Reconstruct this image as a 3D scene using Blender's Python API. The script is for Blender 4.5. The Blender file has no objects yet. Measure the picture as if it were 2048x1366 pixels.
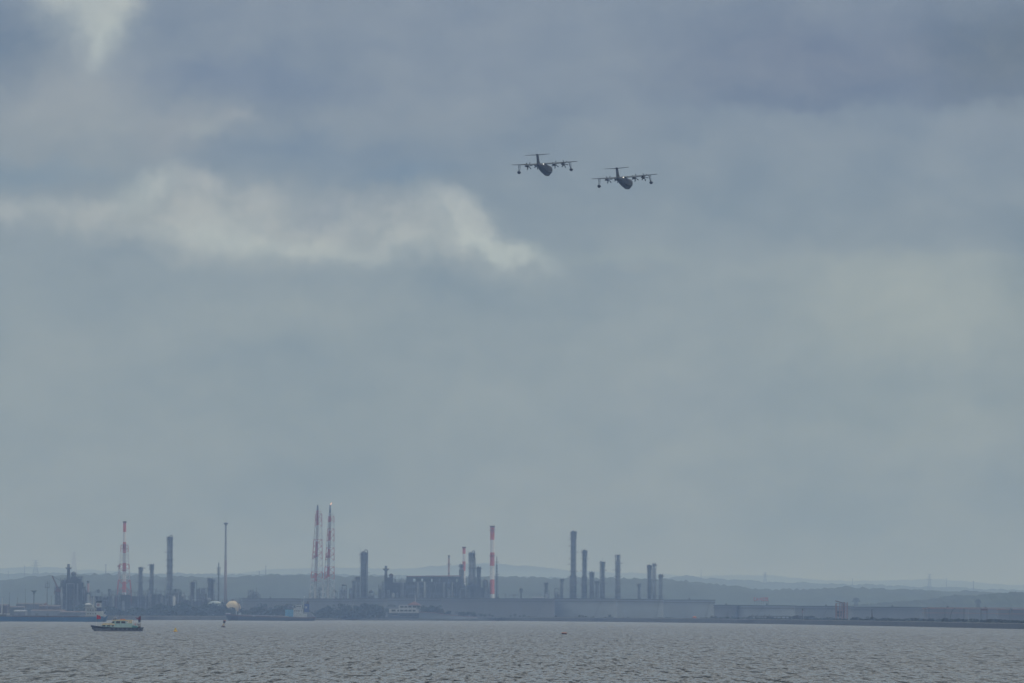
import bpy, math, random
from mathutils import Vector, Matrix

# ---------------------------------------------------------------- scene, camera, sky, sun
SC = bpy.context.scene
C = SC.collection
PI = math.pi
W, H = 2048.0, 1366.0
FPX = 11378.0                     # focal length in picture pixels (200 mm on 36 mm)
CAMZ = 8.0
PITCH = math.atan((1228.0 - H / 2) / FPX)
ROLL = math.radians(0.23)

cam_d = bpy.data.cameras.new("camera"); cam = bpy.data.objects.new("camera", cam_d); C.objects.link(cam)
cam_d.lens = 200.0; cam_d.sensor_width = 36.0; cam_d.clip_start = 1.0; cam_d.clip_end = 60000.0
CM = Matrix.Rotation(math.radians(90) + PITCH, 3, 'X') @ Matrix.Rotation(ROLL, 3, 'Z')
cam.matrix_world = Matrix.Translation((0, 0, CAMZ)) @ CM.to_4x4()
SC.camera = cam
SC.render.resolution_x, SC.render.resolution_y = 1024, 683
SC.view_settings.view_transform = 'Standard'; SC.view_settings.look = 'None'
SC.view_settings.exposure = 0.0; SC.view_settings.gamma = 1.0
SC.cycles.volume_bounces = 2
SC.cycles.max_bounces = 8
SC.cycles.use_denoising = True
SC.cycles.sample_clamp_direct = 0.0
SC.cycles.sample_clamp_indirect = 6.0

SUN_EL, SUN_AZ = 58.0, 38.0       # degrees; azimuth to the right of the view direction (+Y)

def P(px, py, D):
    """world point at depth Y = D seen at picture pixel (px, py)"""
    d = CM @ Vector((px - W / 2, H / 2 - py, -FPX))
    d *= D / d.y
    return Vector((d.x, d.y, d.z + CAMZ))

def horizon(px):                   # picture row of the level line
    a, b = -100.0 + 1228, 100.0 + 1228
    for _ in range(40):
        m = (a + b) / 2
        if P(px, m, 1000).z > CAMZ: a = m
        else: b = m
    return (a + b) / 2

def dist_at(px, py, z=0.0):        # depth of a point of height z seen at (px, py)
    d = CM @ Vector((px - W / 2, H / 2 - py, -FPX))
    return (z - CAMZ) / d.z * d.y

def pix_s(D): return D / FPX

# ---- sky
world = bpy.data.worlds.new("World"); SC.world = world; world.use_nodes = True
nt = world.node_tree; N = nt.nodes; L = nt.links; N.clear()

def nd(t, **k):
    n = N.new(t)
    for a, b in k.items(): setattr(n, a, b)
    return n
def setin(n, i, v):
    if isinstance(v, bpy.types.NodeSocket): L.new(v, n.inputs[i])
    elif v is not None: n.inputs[i].default_value = v
def M(op, a, b=None, c=None, clamp=False):
    n = nd('ShaderNodeMath', operation=op, use_clamp=clamp)
    setin(n, 0, a); setin(n, 1, b); setin(n, 2, c)
    return n.outputs[0]
def VM(op, a, b=None, scale=None):
    n = nd('ShaderNodeVectorMath', operation=op)
    setin(n, 0, a); setin(n, 1, b)
    if scale is not None: setin(n, 'Scale', scale)
    return n.outputs[0]
def smooth(v, a, b, lo=0.0, hi=1.0):
    n = nd('ShaderNodeMapRange', interpolation_type='SMOOTHSTEP')
    for i, x in enumerate((v, a, b, lo, hi)): setin(n, i, x)
    return n.outputs[0]
def comb(x, y, z=0.0):
    n = nd('ShaderNodeCombineXYZ'); setin(n, 0, x); setin(n, 1, y); setin(n, 2, z); return n.outputs[0]
def noise(vec, scale, detail=4.0, rough=0.5, out=0):
    n = nd('ShaderNodeTexNoise'); setin(n, 'Vector', vec); setin(n, 'Scale', scale)
    setin(n, 'Detail', detail); setin(n, 'Roughness', rough); return n.outputs[out]

tc = nd('ShaderNodeTexCoord'); sep = nd('ShaderNodeSeparateXYZ'); L.new(tc.outputs['Generated'], sep.inputs[0])
az = M('ARCTAN2', sep.outputs[0], sep.outputs[1])
el = M('ARCSINE', sep.outputs[2])
# azimuth and elevation in units of 1/11378 rad, u to the right, v downwards from 6.2 degrees up
u = M('MULTIPLY_ADD', az, FPX, 1024.0)
v = M('MULTIPLY_ADD', el, -FPX, 1228.0)
v = M('MULTIPLY_ADD', M('SUBTRACT', u, 1024.0), -0.004, v)
uv0 = comb(M('MULTIPLY', u, 0.001), M('MULTIPLY', v, 0.001))
wn = VM('SUBTRACT', noise(uv0, 5.0, 5.0, 0.55, 1), (0.5, 0.5, 0.5))
wn2 = VM('SUBTRACT', noise(uv0, 16.0, 5.0, 0.6, 1), (0.5, 0.5, 0.5))
wn3 = VM('SUBTRACT', noise(uv0, 48.0, 4.0, 0.6, 1), (0.5, 0.5, 0.5))
uvw = VM('ADD', VM('ADD', VM('ADD', uv0, VM('SCALE', wn, scale=0.10)), VM('SCALE', wn2, scale=0.06)), VM('SCALE', wn3, scale=0.018))
sw = nd('ShaderNodeSeparateXYZ'); L.new(uvw, sw.inputs[0])
uw, vw = sw.outputs[0], sw.outputs[1]           # in thousands

def blob(cx, cy, rx, ry, rot=0.0, p=1.0, a=0.0):
    """soft elliptical patch of cloud; returns 0..1"""
    c, s = math.cos(math.radians(rot)), math.sin(math.radians(rot))
    dx = M('SUBTRACT', uw, cx / 1000); dy = M('SUBTRACT', vw, cy / 1000)
    X = M('ADD', M('MULTIPLY', dx, c * 1000 / rx), M('MULTIPLY', dy, s * 1000 / rx))
    Y = M('ADD', M('MULTIPLY', dx, -s * 1000 / ry), M('MULTIPLY', dy, c * 1000 / ry))
    r = M('SQRT', M('ADD', M('MULTIPLY', X, X), M('MULTIPLY', Y, Y)))
    return smooth(r, a, 1.6, 1.0, 0.0)
def curve(x, pts, x0, x1, y0, y1):
    n = nd('ShaderNodeFloatCurve')
    t = M('DIVIDE', M('SUBTRACT', x, x0), x1 - x0, clamp=True); setin(n, 'Value', t); setin(n, 'Factor', 1.0)
    cv = n.mapping.curves[0]
    P_ = [((a - x0) / (x1 - x0), (b - y0) / (y1 - y0)) for a, b in pts]
    while len(cv.points) < len(P_): cv.points.new(0.5, 0.5)
    for q, (a, b) in zip(cv.points, P_): q.location = (a, b)
    n.mapping.update()
    return M('MULTIPLY_ADD', n.outputs[0], y1 - y0, y0)

acc = None
def add(mask, col):
    global acc
    n = nd('ShaderNodeVectorMath', operation='SCALE'); n.inputs[0].default_value = col; L.new(mask, n.inputs['Scale'])
    acc = n.outputs[0] if acc is None else VM('ADD', acc, n.outputs[0])

# overcast deck by elevation (radiance)
ramp = nd('ShaderNodeValToRGB'); cr = ramp.color_ramp
L.new(M('DIVIDE', el, math.radians(90), clamp=True), ramp.inputs[0])
stops = [(0.0, (.255, .322, .360)), (0.6, (.258, .328, .364)), (2.0, (.262, .333, .370)), (3.4, (.250, .320, .370)),
         (4.4, (.223, .288, .355)), (5.3, (.212, .270, .350)), (6.3, (.210, .266, .348)), (9.0, (.26, .315, .39)), (14, (.56, .585, .59)),
         (30, (.73, .765, .76)), (60, (.53, .68, .80)), (90, (.48, .66, .82))]
while len(cr.elements) < len(stops): cr.elements.new(0.5)
for e, (d, c) in zip(cr.elements, stops): e.position = d / 90.0; e.color = (*c, 1)
acc = ramp.outputs[0]

big = noise(uv0, 1.7, 5.0, 0.5)
add(M('SUBTRACT', big, 0.5), (.10, .09, .07))
fine = noise(VM('MULTIPLY', uvw, (1.0, 1.7, 1.0)), 7.0, 6.0, 0.55)
add(M('SUBTRACT', fine, 0.5), (.085, .08, .055))
fine2 = noise(VM('MULTIPLY', uvw, (1.0, 2.4, 1.0)), 2.6, 5.0, 0.55)
add(M('SUBTRACT', fine2, 0.5), (.10, .088, .055))

# long bright bank of cloud, upper edge and lower edge as curves over azimuth
top_e = curve(uw, [(-.3, .40), (0, .398), (.225, .398), (.29, .355), (.40, .345), (.52, .362), (.80, .378), (.90, .385), (.965, .43), (1.02, .475), (1.10, .53), (1.5, .60)], -.3, 1.5, 0, 1)
up = smooth(M('SUBTRACT', vw, top_e), -.016, .042)
bot_e = curve(uw, [(-.3, .50), (0, .46), (.25, .49), (.40, .525), (.55, .53), (.8, .528), (1.0, .532), (1.10, .538), (1.5, .56)], -.3, 1.5, 0, 1)
dn = smooth(M('SUBTRACT', vw, bot_e), -.05, .04, 1.0, 0.0)
xf = smooth(uw, 1.02, 1.16, 1.0, 0.0)
bank = M('MULTIPLY', M('MULTIPLY', up, dn), xf)
inn = noise(uvw, 9.0, 5.0, 0.6)
add(M('MULTIPLY', bank, smooth(inn, 0.32, 0.68, 0.45, 1.35)), (.098, .086, .064))
for b, c in [((290, 390, 85, 36, -25), (.07, .075, .055)), ((340, 440, 220, 60, 0), (.03, .025, .01)), ((560, 500, 260, 24, 4), (.055, .06, .045)), ((905, 435, 90, 40, 38), (.065, .068, .055)), ((960, 485, 130, 44, 22), (.035, .035, .025)),
             ((1010, 505, 105, 20, 16), (.11, .115, .088)), ((840, 490, 90, 30, 10), (.05, .05, .035)), ((640, 430, 40, 30, 0), (-.02, -.02, -.01)),
             ((440, 470, 80, 40, 0), (.03, .035, .03)), ((60, 425, 90, 20, 0), (.03, .03, .02)),
             # bright gap at the upper left
             ((175, 8, 105, 80, 0), (.11, .112, .075)), ((192, 92, 50, 62, 8), (.11, .11, .075)), ((190, 112, 20, 34, 8), (.06, .065, .05)), ((165, 60, 120, 110, 0), (.045, .045, .03)), ((248, 12, 34, 34, 0), (.07, .072, .05)), ((90, -10, 110, 50, 0), (.045, .045, .03)), ((215, 62, 26, 26, 0), (.05, .052, .035)), ((110, -5, 100, 40, 20), (.06, .055, .04)), ((245, 5, 50, 40, -30), (.06, .05, .03)),
             ((160, 190, 140, 80, 0), (.045, .04, .024)), ((110, 270, 230, 110, 0), (.052, .044, .020)),
             ((425, 250, 110, 60, -15), (.06, .05, .028)), ((410, 262, 50, 22, -10), (.045, .045, .03)), ((475, 232, 36, 18, 0), (.045, .04, .03)), ((330, 290, 80, 60, 30), (.045, .035, .02)),
             # blue grey undersides
             ((25, 110, 100, 75, 0), (-.055, -.052, -.045)), ((55, 362, 150, 26, 0), (-.035, -.02, 0)),
             ((640, 310, 300, 50, 2), (-.035, -.028, -.008)), ((820, 350, 110, 20, 0), (-.03, -.02, 0)),
             ((480, 165, 230, 40, 4), (-.03, -.028, -.01)), ((2030, 100, 190, 110, 0), (-.06, -.065, -.085)), ((1650, 130, 260, 90, 0), (-.015, -.02, -.015)),
             ((1880, 440, 330, 60, 0), (-.02, -.02, -.015)), ((2080, 700, 110, 500, 0), (-.035, -.035, -.03)),
             ((1820, 600, 330, 110, 3), (.036, .031, .016)), ((1270, 545, 40, 14, 0), (.025, .02, .01)), ((1250, 515, 170, 16, 0), (.018, .02, .008)),
             ((110, 700, 120, 50, 0), (.025, .02, .01)), ((560, 720, 160, 40, 0), (-.014, -.012, -.006)), ((1350, 800, 260, 60, 0), (-.012, -.012, -.004)),
             ((1900, 830, 300, 60, 0), (.012, .010, .0)), ((600, 640, 380, 50, 0), (.014, .012, .005))]:
    add(blob(*b), c)
# lower edges of the deck on the right
e1 = curve(uw, [(.9, .20), (1.2, .212), (1.5, .222), (1.75, .218), (2.05, .200), (2.4, .19)], .9, 2.4, 0, 1)
add(M('MULTIPLY', smooth(M('SUBTRACT', vw, e1), -.02, .015, 1, 0), M('MULTIPLY', smooth(uw, 1.15, 1.5), smooth(vw, -.1, .1))), (-.032, -.036, -.028))
e2 = curve(uw, [(.9, .52), (1.2, .515), (1.5, .515), (1.75, .505), (2.05, .50), (2.4, .49)], .9, 2.4, 0, 1)
add(M('MULTIPLY', smooth(M('SUBTRACT', vw, e2), -.015, .02), M('MULTIPLY', smooth(uw, 1.4, 1.8), smooth(vw, .9, .6))), (.032, .030, .010))

# brighter around the hidden sun, duller behind the viewer
sd = Vector((math.sin(math.radians(SUN_AZ)) * math.cos(math.radians(SUN_EL)), math.cos(math.radians(SUN_AZ)) * math.cos(math.radians(SUN_EL)), math.sin(math.radians(SUN_EL))))
dp = nd('ShaderNodeVectorMath', operation='DOT_PRODUCT'); L.new(tc.outputs['Generated'], dp.inputs[0]); dp.inputs[1].default_value = sd
glow = smooth(dp.outputs['Value'], .80, 1.0)
add(M('MULTIPLY', glow, smooth(el, .15, .35)), (.55, .50, .42))
back = smooth(sep.outputs[1], -.6, .5, .82, 1.0)
clouds = VM('MAXIMUM', VM('SCALE', acc, scale=back), (.02, .02, .02))
sky = nd('ShaderNodeTexSky', sky_type='NISHITA'); sky.sun_disc = False
sky.sun_elevation = math.radians(SUN_EL); sky.sun_rotation = math.radians(SUN_AZ); sky.dust_density = 3.0
mx = nd('ShaderNodeMix', data_type='RGBA'); mx.inputs[0].default_value = 0.95
L.new(sky.outputs[0], mx.inputs[6]); L.new(VM('SCALE', clouds, scale=10.0), mx.inputs[7])
bg = nd('ShaderNodeBackground'); bg.inputs[1].default_value = 0.1; L.new(mx.outputs[2], bg.inputs[0])
wo = nd('ShaderNodeOutputWorld'); L.new(bg.outputs[0], wo.inputs[0])

sun_d = bpy.data.lights.new("sun", 'SUN'); sun = bpy.data.objects.new("sun", sun_d); C.objects.link(sun)
sun_d.energy = 0.5; sun_d.angle = math.radians(10); sun_d.color = (1.0, .96, .90)
sun.rotation_euler = sd.to_track_quat('Z', 'Y').to_euler(); sun.location = (0, 0, 400)

# ---------------------------------------------------------------- materials
MATS = {}
def mat(name, col, rough=0.7, metal=0.0, var=0.12, scale=0.6, emit=None, stretch=(1, 1, 1), spec=0.4):
    if name in MATS: return MATS[name]
    m = bpy.data.materials.new(name); m.use_nodes = True
    n = m.node_tree.nodes; l = m.node_tree.links; b = n['Principled BSDF']
    b.inputs['Roughness'].default_value = rough; b.inputs['Metallic'].default_value = metal
    b.inputs['Specular IOR Level'].default_value = spec
    t = n.new('ShaderNodeTexCoord'); mp = n.new('ShaderNodeMapping'); mp.inputs['Scale'].default_value = stretch
    l.new(t.outputs['Object'], mp.inputs[0])
    z = n.new('ShaderNodeTexNoise'); z.inputs['Scale'].default_value = scale; z.inputs['Detail'].default_value = 4
    l.new(mp.outputs[0], z.inputs['Vector'])
    r = n.new('ShaderNodeValToRGB'); l.new(z.outputs[0], r.inputs[0])
    r.color_ramp.elements[0].position = .3; r.color_ramp.elements[1].position = .7
    r.color_ramp.elements[0].color = (*[c * (1 - var) for c in col], 1); r.color_ramp.elements[1].color = (*[min(1, c * (1 + var)) for c in col], 1)
    l.new(r.outputs[0], b.inputs['Base Color'])
    if emit: b.inputs['Emission Color'].default_value = (*emit[0], 1); b.inputs['Emission Strength'].default_value = emit[1]
    MATS[name] = m; return m
mat('steel', (.11, .115, .125), .6, .2, .3, .15)
mat('steel_light', (.30, .32, .34), .55, .1, .2, .15)
mat('steel_rust', (.085, .055, .052), .8, 0, .3, .2)
mat('column', (.20, .22, .25), .5, .1, .45, .12, stretch=(.25, .25, 1.6))
mat('column_dark', (.10, .11, .13), .5, .1, .6, .12, stretch=(.25, .25, 1.6))
mat('white_paint', (.55, .55, .56), .6, 0, .1, .1)
mat('red_paint', (.42, .055, .045), .6, 0, .15, .1)
mat('mauve_paint', (.24, .18, .19), .7, 0, .15, .1)
mat('pink_paint', (.32, .19, .18), .7, 0, .15, .1)
mat('tank_pale', (.27, .30, .34), .6, 0, .06, .04)
mat('tank_mid', (.20, .22, .255), .6, 0, .08, .04)
mat('tank_dark', (.17, .18, .21), .6, 0, .08, .04)
mat('concrete', (.24, .235, .225), .9, 0, .2, .2)
mat('concrete_dark', (.075, .08, .085), .95, 0, .3, .2)
mat('roof_red', (.15, .062, .055), .8, 0, .15, .3)
mat('wall_white', (.52, .52, .50), .8, 0, .08, .3)
mat('wall_blue', (.065, .085, .115), .7, 0, .1, .3)
mat('glass_dark', (.03, .035, .04), .15, 0, .1, 1, spec=.8)
mat('cream', (.66, .52, .32), .5, 0, .06, .2)
mat('pale_dome', (.28, .34, .36), .5, 0, .05, .2)
mat('bark', (.06, .045, .035), .9, 0, .2, 2)
mat('leaf', (.035, .052, .028), .8, 0, .35, .5)
mat('leaf_dark', (.022, .034, .022), .8, 0, .35, .5)
mat('leaf_brown', (.06, .05, .035), .8, 0, .35, .5)
mat('grass', (.07, .085, .045), .95, 0, .3, .02)
mat('forest_hill', (.035, .05, .03), .95, 0, .45, .02)
mat('hull_blue', (.012, .11, .25), .45, 0, .15, .1)
mat('hull_dark', (.018, .025, .035), .5, 0, .15, .1)
mat('hull_brown', (.10, .055, .045), .7, 0, .3, .15)
mat('hull_grey', (.22, .245, .29), .5, 0, .15, .5)
mat('black_rubber', (.012, .012, .014), .8, 0, .2, 1)
mat('ship_white', (.50, .52, .50), .6, 0, .15, .3)
mat('mint', (.48, .66, .62), .5, 0, .06, .8)
mat('cream_roof', (.88, .72, .44), .6, 0, .08, 1)
mat('teal', (.03, .30, .27), .6, 0, .2, 1)
mat('flag_red', (.55, .01, .03), .8, 0, .1, 1)
mat('flag_navy', (.03, .03, .08), .8, 0, .1, 1)
mat('flag_maroon', (.20, .02, .04), .8, 0, .1, 1)
mat('orange', (.62, .17, .03), .6, 0, .1, 2)
mat('yellow', (.60, .38, .01), .55, 0, .1, 2)
mat('funnel_blue', (.02, .05, .22), .5, 0, .1, .4)
mat('box_blue', (.12, .36, .58), .5, 0, .1, .3)
mat('aircraft', (.010, .014, .019), .6, 0, .2, .5)
mat('aircraft_grey', (.045, .055, .062), .6, 0, .12, .5)
mat('white_glow', (.9, .9, .9), .5, 0, 0, 1, emit=((1, .97, .9), 4.0))  # emissive white, for the dot on each fuselage
mat('flame', (.9, .5, .3), .5, 0, 0, 1, emit=((1, .62, .45), .8))

# ---------------------------------------------------------------- mesh tools
class MB:
    def __init__(s): s.v = []; s.f = []; s.m = []
    def face(s, idx, m=0): s.f.append(tuple(idx)); s.m.append(m)
    def box(s, x0, x1, y0, y1, z0, z1, m=0):
        b = len(s.v)
        s.v += [(x, y, z) for z in (z0, z1) for y in (y0, y1) for x in (x0, x1)]
        for q in ((0, 2, 3, 1), (4, 5, 7, 6), (0, 1, 5, 4), (2, 6, 7, 3), (0, 4, 6, 2), (1, 3, 7, 5)): s.face([b + i for i in q], m)
        return s
    def tube(s, p, q, r, r2=None, n=6, m=0):
        p, q = Vector(p), Vector(q); r2 = r if r2 is None else r2
        d = (q - p)
        if d.length < 1e-6: return s
        d.normalize(); a = d.orthogonal().normalized(); c = d.cross(a); b = len(s.v)
        for o, rr in ((p, r), (q, r2)):
            for i in range(n):
                t = 2 * PI * i / n; s.v.append(tuple(o + (a * math.cos(t) + c * math.sin(t)) * rr))
        for i in range(n): s.face([b + i, b + (i + 1) % n, b + n + (i + 1) % n, b + n + i], m)
        s.face([b + i for i in reversed(range(n))], m); s.face([b + n + i for i in range(n)], m)
        return s
    def path(s, pts, r, n=6, m=0):
        for a, b in zip(pts, pts[1:]): s.tube(a, b, r, n=n, m=m)
        return s
    def lathe(s, prof, cx=0, cy=0, n=16, m=0, y_scale=1.0):
        """prof: (radius, z[, material]) bottom to top"""
        b = len(s.v); k = len(prof)
        for pr in prof:
            for i in range(n):
                t = 2 * PI * i / n; s.v.append((cx + pr[0] * math.cos(t), cy + pr[0] * math.sin(t) * y_scale, pr[1]))
        for j in range(k - 1):
            mm = prof[j][2] if len(prof[j]) > 2 else m
            for i in range(n): s.face([b + j * n + i, b + j * n + (i + 1) % n, b + (j + 1) * n + (i + 1) % n, b + (j + 1) * n + i], mm)
        s.face([b + i for i in reversed(range(n))], prof[0][2] if len(prof[0]) > 2 else m)
        s.face([b + (k - 1) * n + i for i in range(n)], prof[-1][2] if len(prof[-1]) > 2 else m)
        return s
    def ell(s, c, r, n=12, k=7, m=0):
        b = len(s.v)
        for j in range(k + 1):
            a = -PI / 2 + PI * j / k
            for i in range(n):
                t = 2 * PI * i / n
                s.v.append((c[0] + r[0] * math.cos(a) * math.cos(t), c[1] + r[1] * math.cos(a) * math.sin(t), c[2] + r[2] * math.sin(a)))
        for j in range(k):
            for i in range(n): s.face([b + j * n + i, b + j * n + (i + 1) % n, b + (j + 1) * n + (i + 1) % n, b + (j + 1) * n + i], m)
        return s
    def loft(s, secs, m=0, closed=True, cap=True):
        b = len(s.v); n = len(secs[0])
        for q in secs: s.v += [tuple(p) for p in q]
        for j in range(len(secs) - 1):
            for i in range(n if closed else n - 1):
                s.face([b + j * n + i, b + j * n + (i + 1) % n, b + (j + 1) * n + (i + 1) % n, b + (j + 1) * n + i], m)
        if cap: s.face([b + i for i in reversed(range(n))], m); s.face([b + (len(secs) - 1) * n + i for i in range(n)], m)
        return s
    def prism(s, poly, y0, y1, m=0):
        """poly in x, z"""
        return s.loft([[(x, y0, z) for x, z in poly], [(x, y1, z) for x, z in poly]], m)
    def build(s, name, mats, parent=None, loc=None, smooth=False):
        me = bpy.data.meshes.new(name); me.from_pydata(s.v, [], s.f)
        if isinstance(mats, str): mats = [mats]
        for x in mats: me.materials.append(MATS[x])
        me.polygons.foreach_set('material_index', [min(x, len(mats) - 1) for x in s.m])
        if smooth: me.polygons.foreach_set('use_smooth', [True] * len(s.f))
        me.update()
        o = bpy.data.objects.new(name, me); C.objects.link(o)
        if parent is not None: o.parent = parent
        if loc is not None: o.location = loc
        return o

def tag(o, label=None, cat=None, group=None, kind=None):
    if label: o['label'] = label
    if cat: o['category'] = cat
    if group: o['group'] = group
    if kind: o['kind'] = kind
    return o
def empty(name, loc, label, cat, group=None, rz=0.0):
    o = bpy.data.objects.new(name, None); C.objects.link(o); o.location = loc; o.rotation_euler[2] = rz
    return tag(o, label, cat, group)
def copy_tree(o, parent=None):
    c = o.copy(); C.objects.link(c); c.parent = parent
    for ch in [x for x in list(o.children)]: copy_tree(ch, c)
    return c

GZ = 3.0                                     # height of the reclaimed land
class Th:
    """a thing standing at picture column px and depth D, base at height gz; x(), z() turn picture columns and rows into its own metres"""
    def __init__(s, name, label, cat, px, D, gz=GZ, group=None):
        s.px, s.D, s.gz = px, D, gz; s.s = pix_s(D)
        s.loc = Vector((P(px, 1228, D).x, D, gz))
        s.o = empty(name, s.loc, label, cat, group)
    def x(s, px): return (px - s.px) * s.s
    def z(s, py): return P(s.px, py, s.D).z - s.gz

R = random.Random(7)

# ---------------------------------------------------------------- haze, water, land, hills
def haze():
    mb = MB().box(-9000, 9000, -1500, 34000, -1.5, 215)
    m = bpy.data.materials.new('haze_air'); m.use_nodes = True; n = m.node_tree.nodes; n.clear()
    o = n.new('ShaderNodeOutputMaterial'); p = n.new('ShaderNodeVolumePrincipled')
    p.inputs['Color'].default_value = (.42, .60, .97, 1); p.inputs['Absorption Color'].default_value = (.828, .828, .828, 1)
    p.inputs['Density'].default_value = 1.05e-4; p.inputs['Anisotropy'].default_value = 0.0
    m.node_tree.links.new(p.outputs[0], o.inputs['Volume']); MATS['haze_air'] = m
    h = mb.build('haze', 'haze_air'); tag(h, kind='stuff'); return h
haze()

def water():
    m = bpy.data.materials.new('sea_water'); m.use_nodes = True; nn = m.node_tree.nodes; ll = m.node_tree.links
    b = nn['Principled BSDF']
    b.inputs['Base Color'].default_value = (.050, .051, .050, 1); b.inputs['Roughness'].default_value = .16; b.inputs['IOR'].default_value = 1.333
    g = nn.new('ShaderNodeNewGeometry')
    def vec(op, a, bb=None, sc=None):
        k = nn.new('ShaderNodeVectorMath'); k.operation = op
        for i, t in enumerate((a, bb)):
            if t is None: continue
            if isinstance(t, bpy.types.NodeSocket): ll.new(t, k.inputs[i])
            else: k.inputs[i].default_value = t
        if sc is not None:
            if isinstance(sc, bpy.types.NodeSocket): ll.new(sc, k.inputs['Scale'])
            else: k.inputs['Scale'].default_value = sc
        return k.outputs[0]
    def mth(op, a, bb=None, cc=None):
        k = nn.new('ShaderNodeMath'); k.operation = op
        for i, t in enumerate((a, bb, cc)):
            if t is None: continue
            if isinstance(t, bpy.types.NodeSocket): ll.new(t, k.inputs[i])
            else: k.inputs[i].default_value = t
        return k.outputs[0]
    def nz(sc, det, ro, xyz, dis=0.0):
        t = nn.new('ShaderNodeTexNoise'); t.inputs['Scale'].default_value = sc; t.inputs['Detail'].default_value = det; t.inputs['Roughness'].default_value = ro
        t.inputs['Distortion'].default_value = dis
        ll.new(vec('MULTIPLY', g.outputs['Position'], xyz), t.inputs['Vector']); return t.outputs[1]
    a1 = vec('SUBTRACT', nz(1.0, 7, .78, (1.4, .13, 1)), (.5, .5, .5))       # crests lie across the view
    a2 = vec('SUBTRACT', nz(1.0, 5, .62, (.15, .0035, 1)), (.5, .5, .5))
    a3 = vec('SUBTRACT', nz(1.0, 4, .6, (.006, .0011, 1)), (.5, .5, .5))
    a4 = vec('SUBTRACT', nz(1.0, 5, .68, (.7, .035, 1)), (.5, .5, .5))
    s = vec('ADD', vec('ADD', vec('MULTIPLY', a1, (.8, 2.1, 0)), vec('MULTIPLY', a2, (.1, .3, 0))), vec('ADD', vec('MULTIPLY', a3, (0, .20, 0)), vec('MULTIPLY', a4, (.5, 1.2, 0))))
    a5 = vec('SUBTRACT', nz(1.0, 4, .7, (3.2, .22, 1)), (.5, .5, .5))
    s = vec('ADD', s, vec('MULTIPLY', a5, (.5, 1.1, 0)))
    def streak(xyz, det, lo, hi, k, off):
        t = nn.new('ShaderNodeTexNoise'); t.inputs['Scale'].default_value = 1.0; t.inputs['Detail'].default_value = det; t.inputs['Roughness'].default_value = .62
        ll.new(vec('ADD', vec('MULTIPLY', g.outputs['Position'], xyz), off), t.inputs['Vector'])
        m_ = nn.new('ShaderNodeMapRange'); m_.interpolation_type = 'SMOOTHSTEP'; ll.new(t.outputs[0], m_.inputs[0]); m_.inputs[1].default_value = lo; m_.inputs[2].default_value = hi
        return vec('SCALE', (0.0, -k, 0.0), None, m_.outputs[0])
    s = vec('ADD', s, streak((1.0, .085, 1), 5, .545, .63, 1.0, (7, 3, 0)))
    s = vec('ADD', s, streak((2.3, .2, 1), 4, .545, .65, .8, (1, 9, 0)))
    s = vec('ADD', s, streak((.45, .024, 1), 5, .555, .65, .75, (4, 5, 0)))
    sy = nn.new('ShaderNodeSeparateXYZ'); ll.new(g.outputs['Position'], sy.inputs[0])
    lee = nn.new('ShaderNodeMapRange'); lee.interpolation_type = 'SMOOTHSTEP'      # calmer water in the lee of the far shore
    for i, x in enumerate((sy.outputs[1], 1800.0, 6200.0, 1.0, .38)):
        if isinstance(x, float): lee.inputs[i].default_value = x
        else: ll.new(x, lee.inputs[i])
    s = vec('SCALE', vec('ADD', s, (0, -.04, 0)), None, lee.outputs[0])
    s = vec('ADD', s, (0, 0, 1))
    ll.new(vec('NORMALIZE', s), b.inputs['Normal'])
    MATS['sea_water'] = m
    w = MB(); w.v = [(-8900, -1400, 0), (8900, -1400, 0), (8900, 33900, 0), (-8900, 33900, 0)]; w.face((0, 1, 2, 3))
    tag(w.build('sea', 'sea_water'), 'grey choppy sea', None, kind='structure')
water()

# shoreline: (picture column, picture row of the waterline)
SH = [(-500, 1243), (0, 1241.2), (300, 1240.2), (700, 1240.2), (1000, 1241.6), (1200, 1243.4), (1500, 1247.2), (1800, 1252.6), (2048, 1258.2), (2400, 1268)]
def shore_row(px):
    for (a, b), (c, d) in zip(SH, SH[1:]):
        if a <= px <= c: return b + (d - b) * (px - a) / (c - a)
    return SH[-1][1]
def shore_D(px): return dist_at(px, shore_row(px))
def land():
    pts = []
    for i in range(0, 60):
        px = -500 + i * 2900 / 59; D = shore_D(px) + 6; pts.append((P(px, 1228, D).x, D))
    g = MB(); g.v = [(x, y, GZ) for x, y in pts] + [(8800, pts[-1][1], GZ), (8800, 33800, GZ), (-8800, 33800, GZ), (-8800, pts[0][1], GZ)]
    g.face(range(len(g.v)))
    tag(g.build('ground', 'grass'), kind='structure')
    # sea wall: sloping dark face, cap, thickness
    w = MB(); cap = MB(); fr = random.Random(3)
    secs, caps = [], []
    for i in range(0, 240):
        px = -480 + i * 2860 / 239; D = shore_D(px); x = P(px, 1228, D).x
        h = 4.1 - 1.0 * max(0, (px - 1200) / 850) + fr.uniform(-.12, .12)
        secs.append([(x, D, -1), (x, D + 3.2 + fr.uniform(-.3, .3), h), (x, D + 6, h), (x, D + 7.5, -1)])
        caps.append([(x, D + 4.4, h + .004), (x, D + 4.4, h + .5), (x, D + 5.2, h + .5), (x, D + 5.2, h + .004)])
    w.loft(secs)
    e = empty('seawall', (0, 0, 0), 'low dark concrete sea wall along the whole far shore', 'seawall')
    w.build('wall', 'concrete_dark', e); cap.loft(caps).build('parapet', 'concrete', e)
land()

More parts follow.
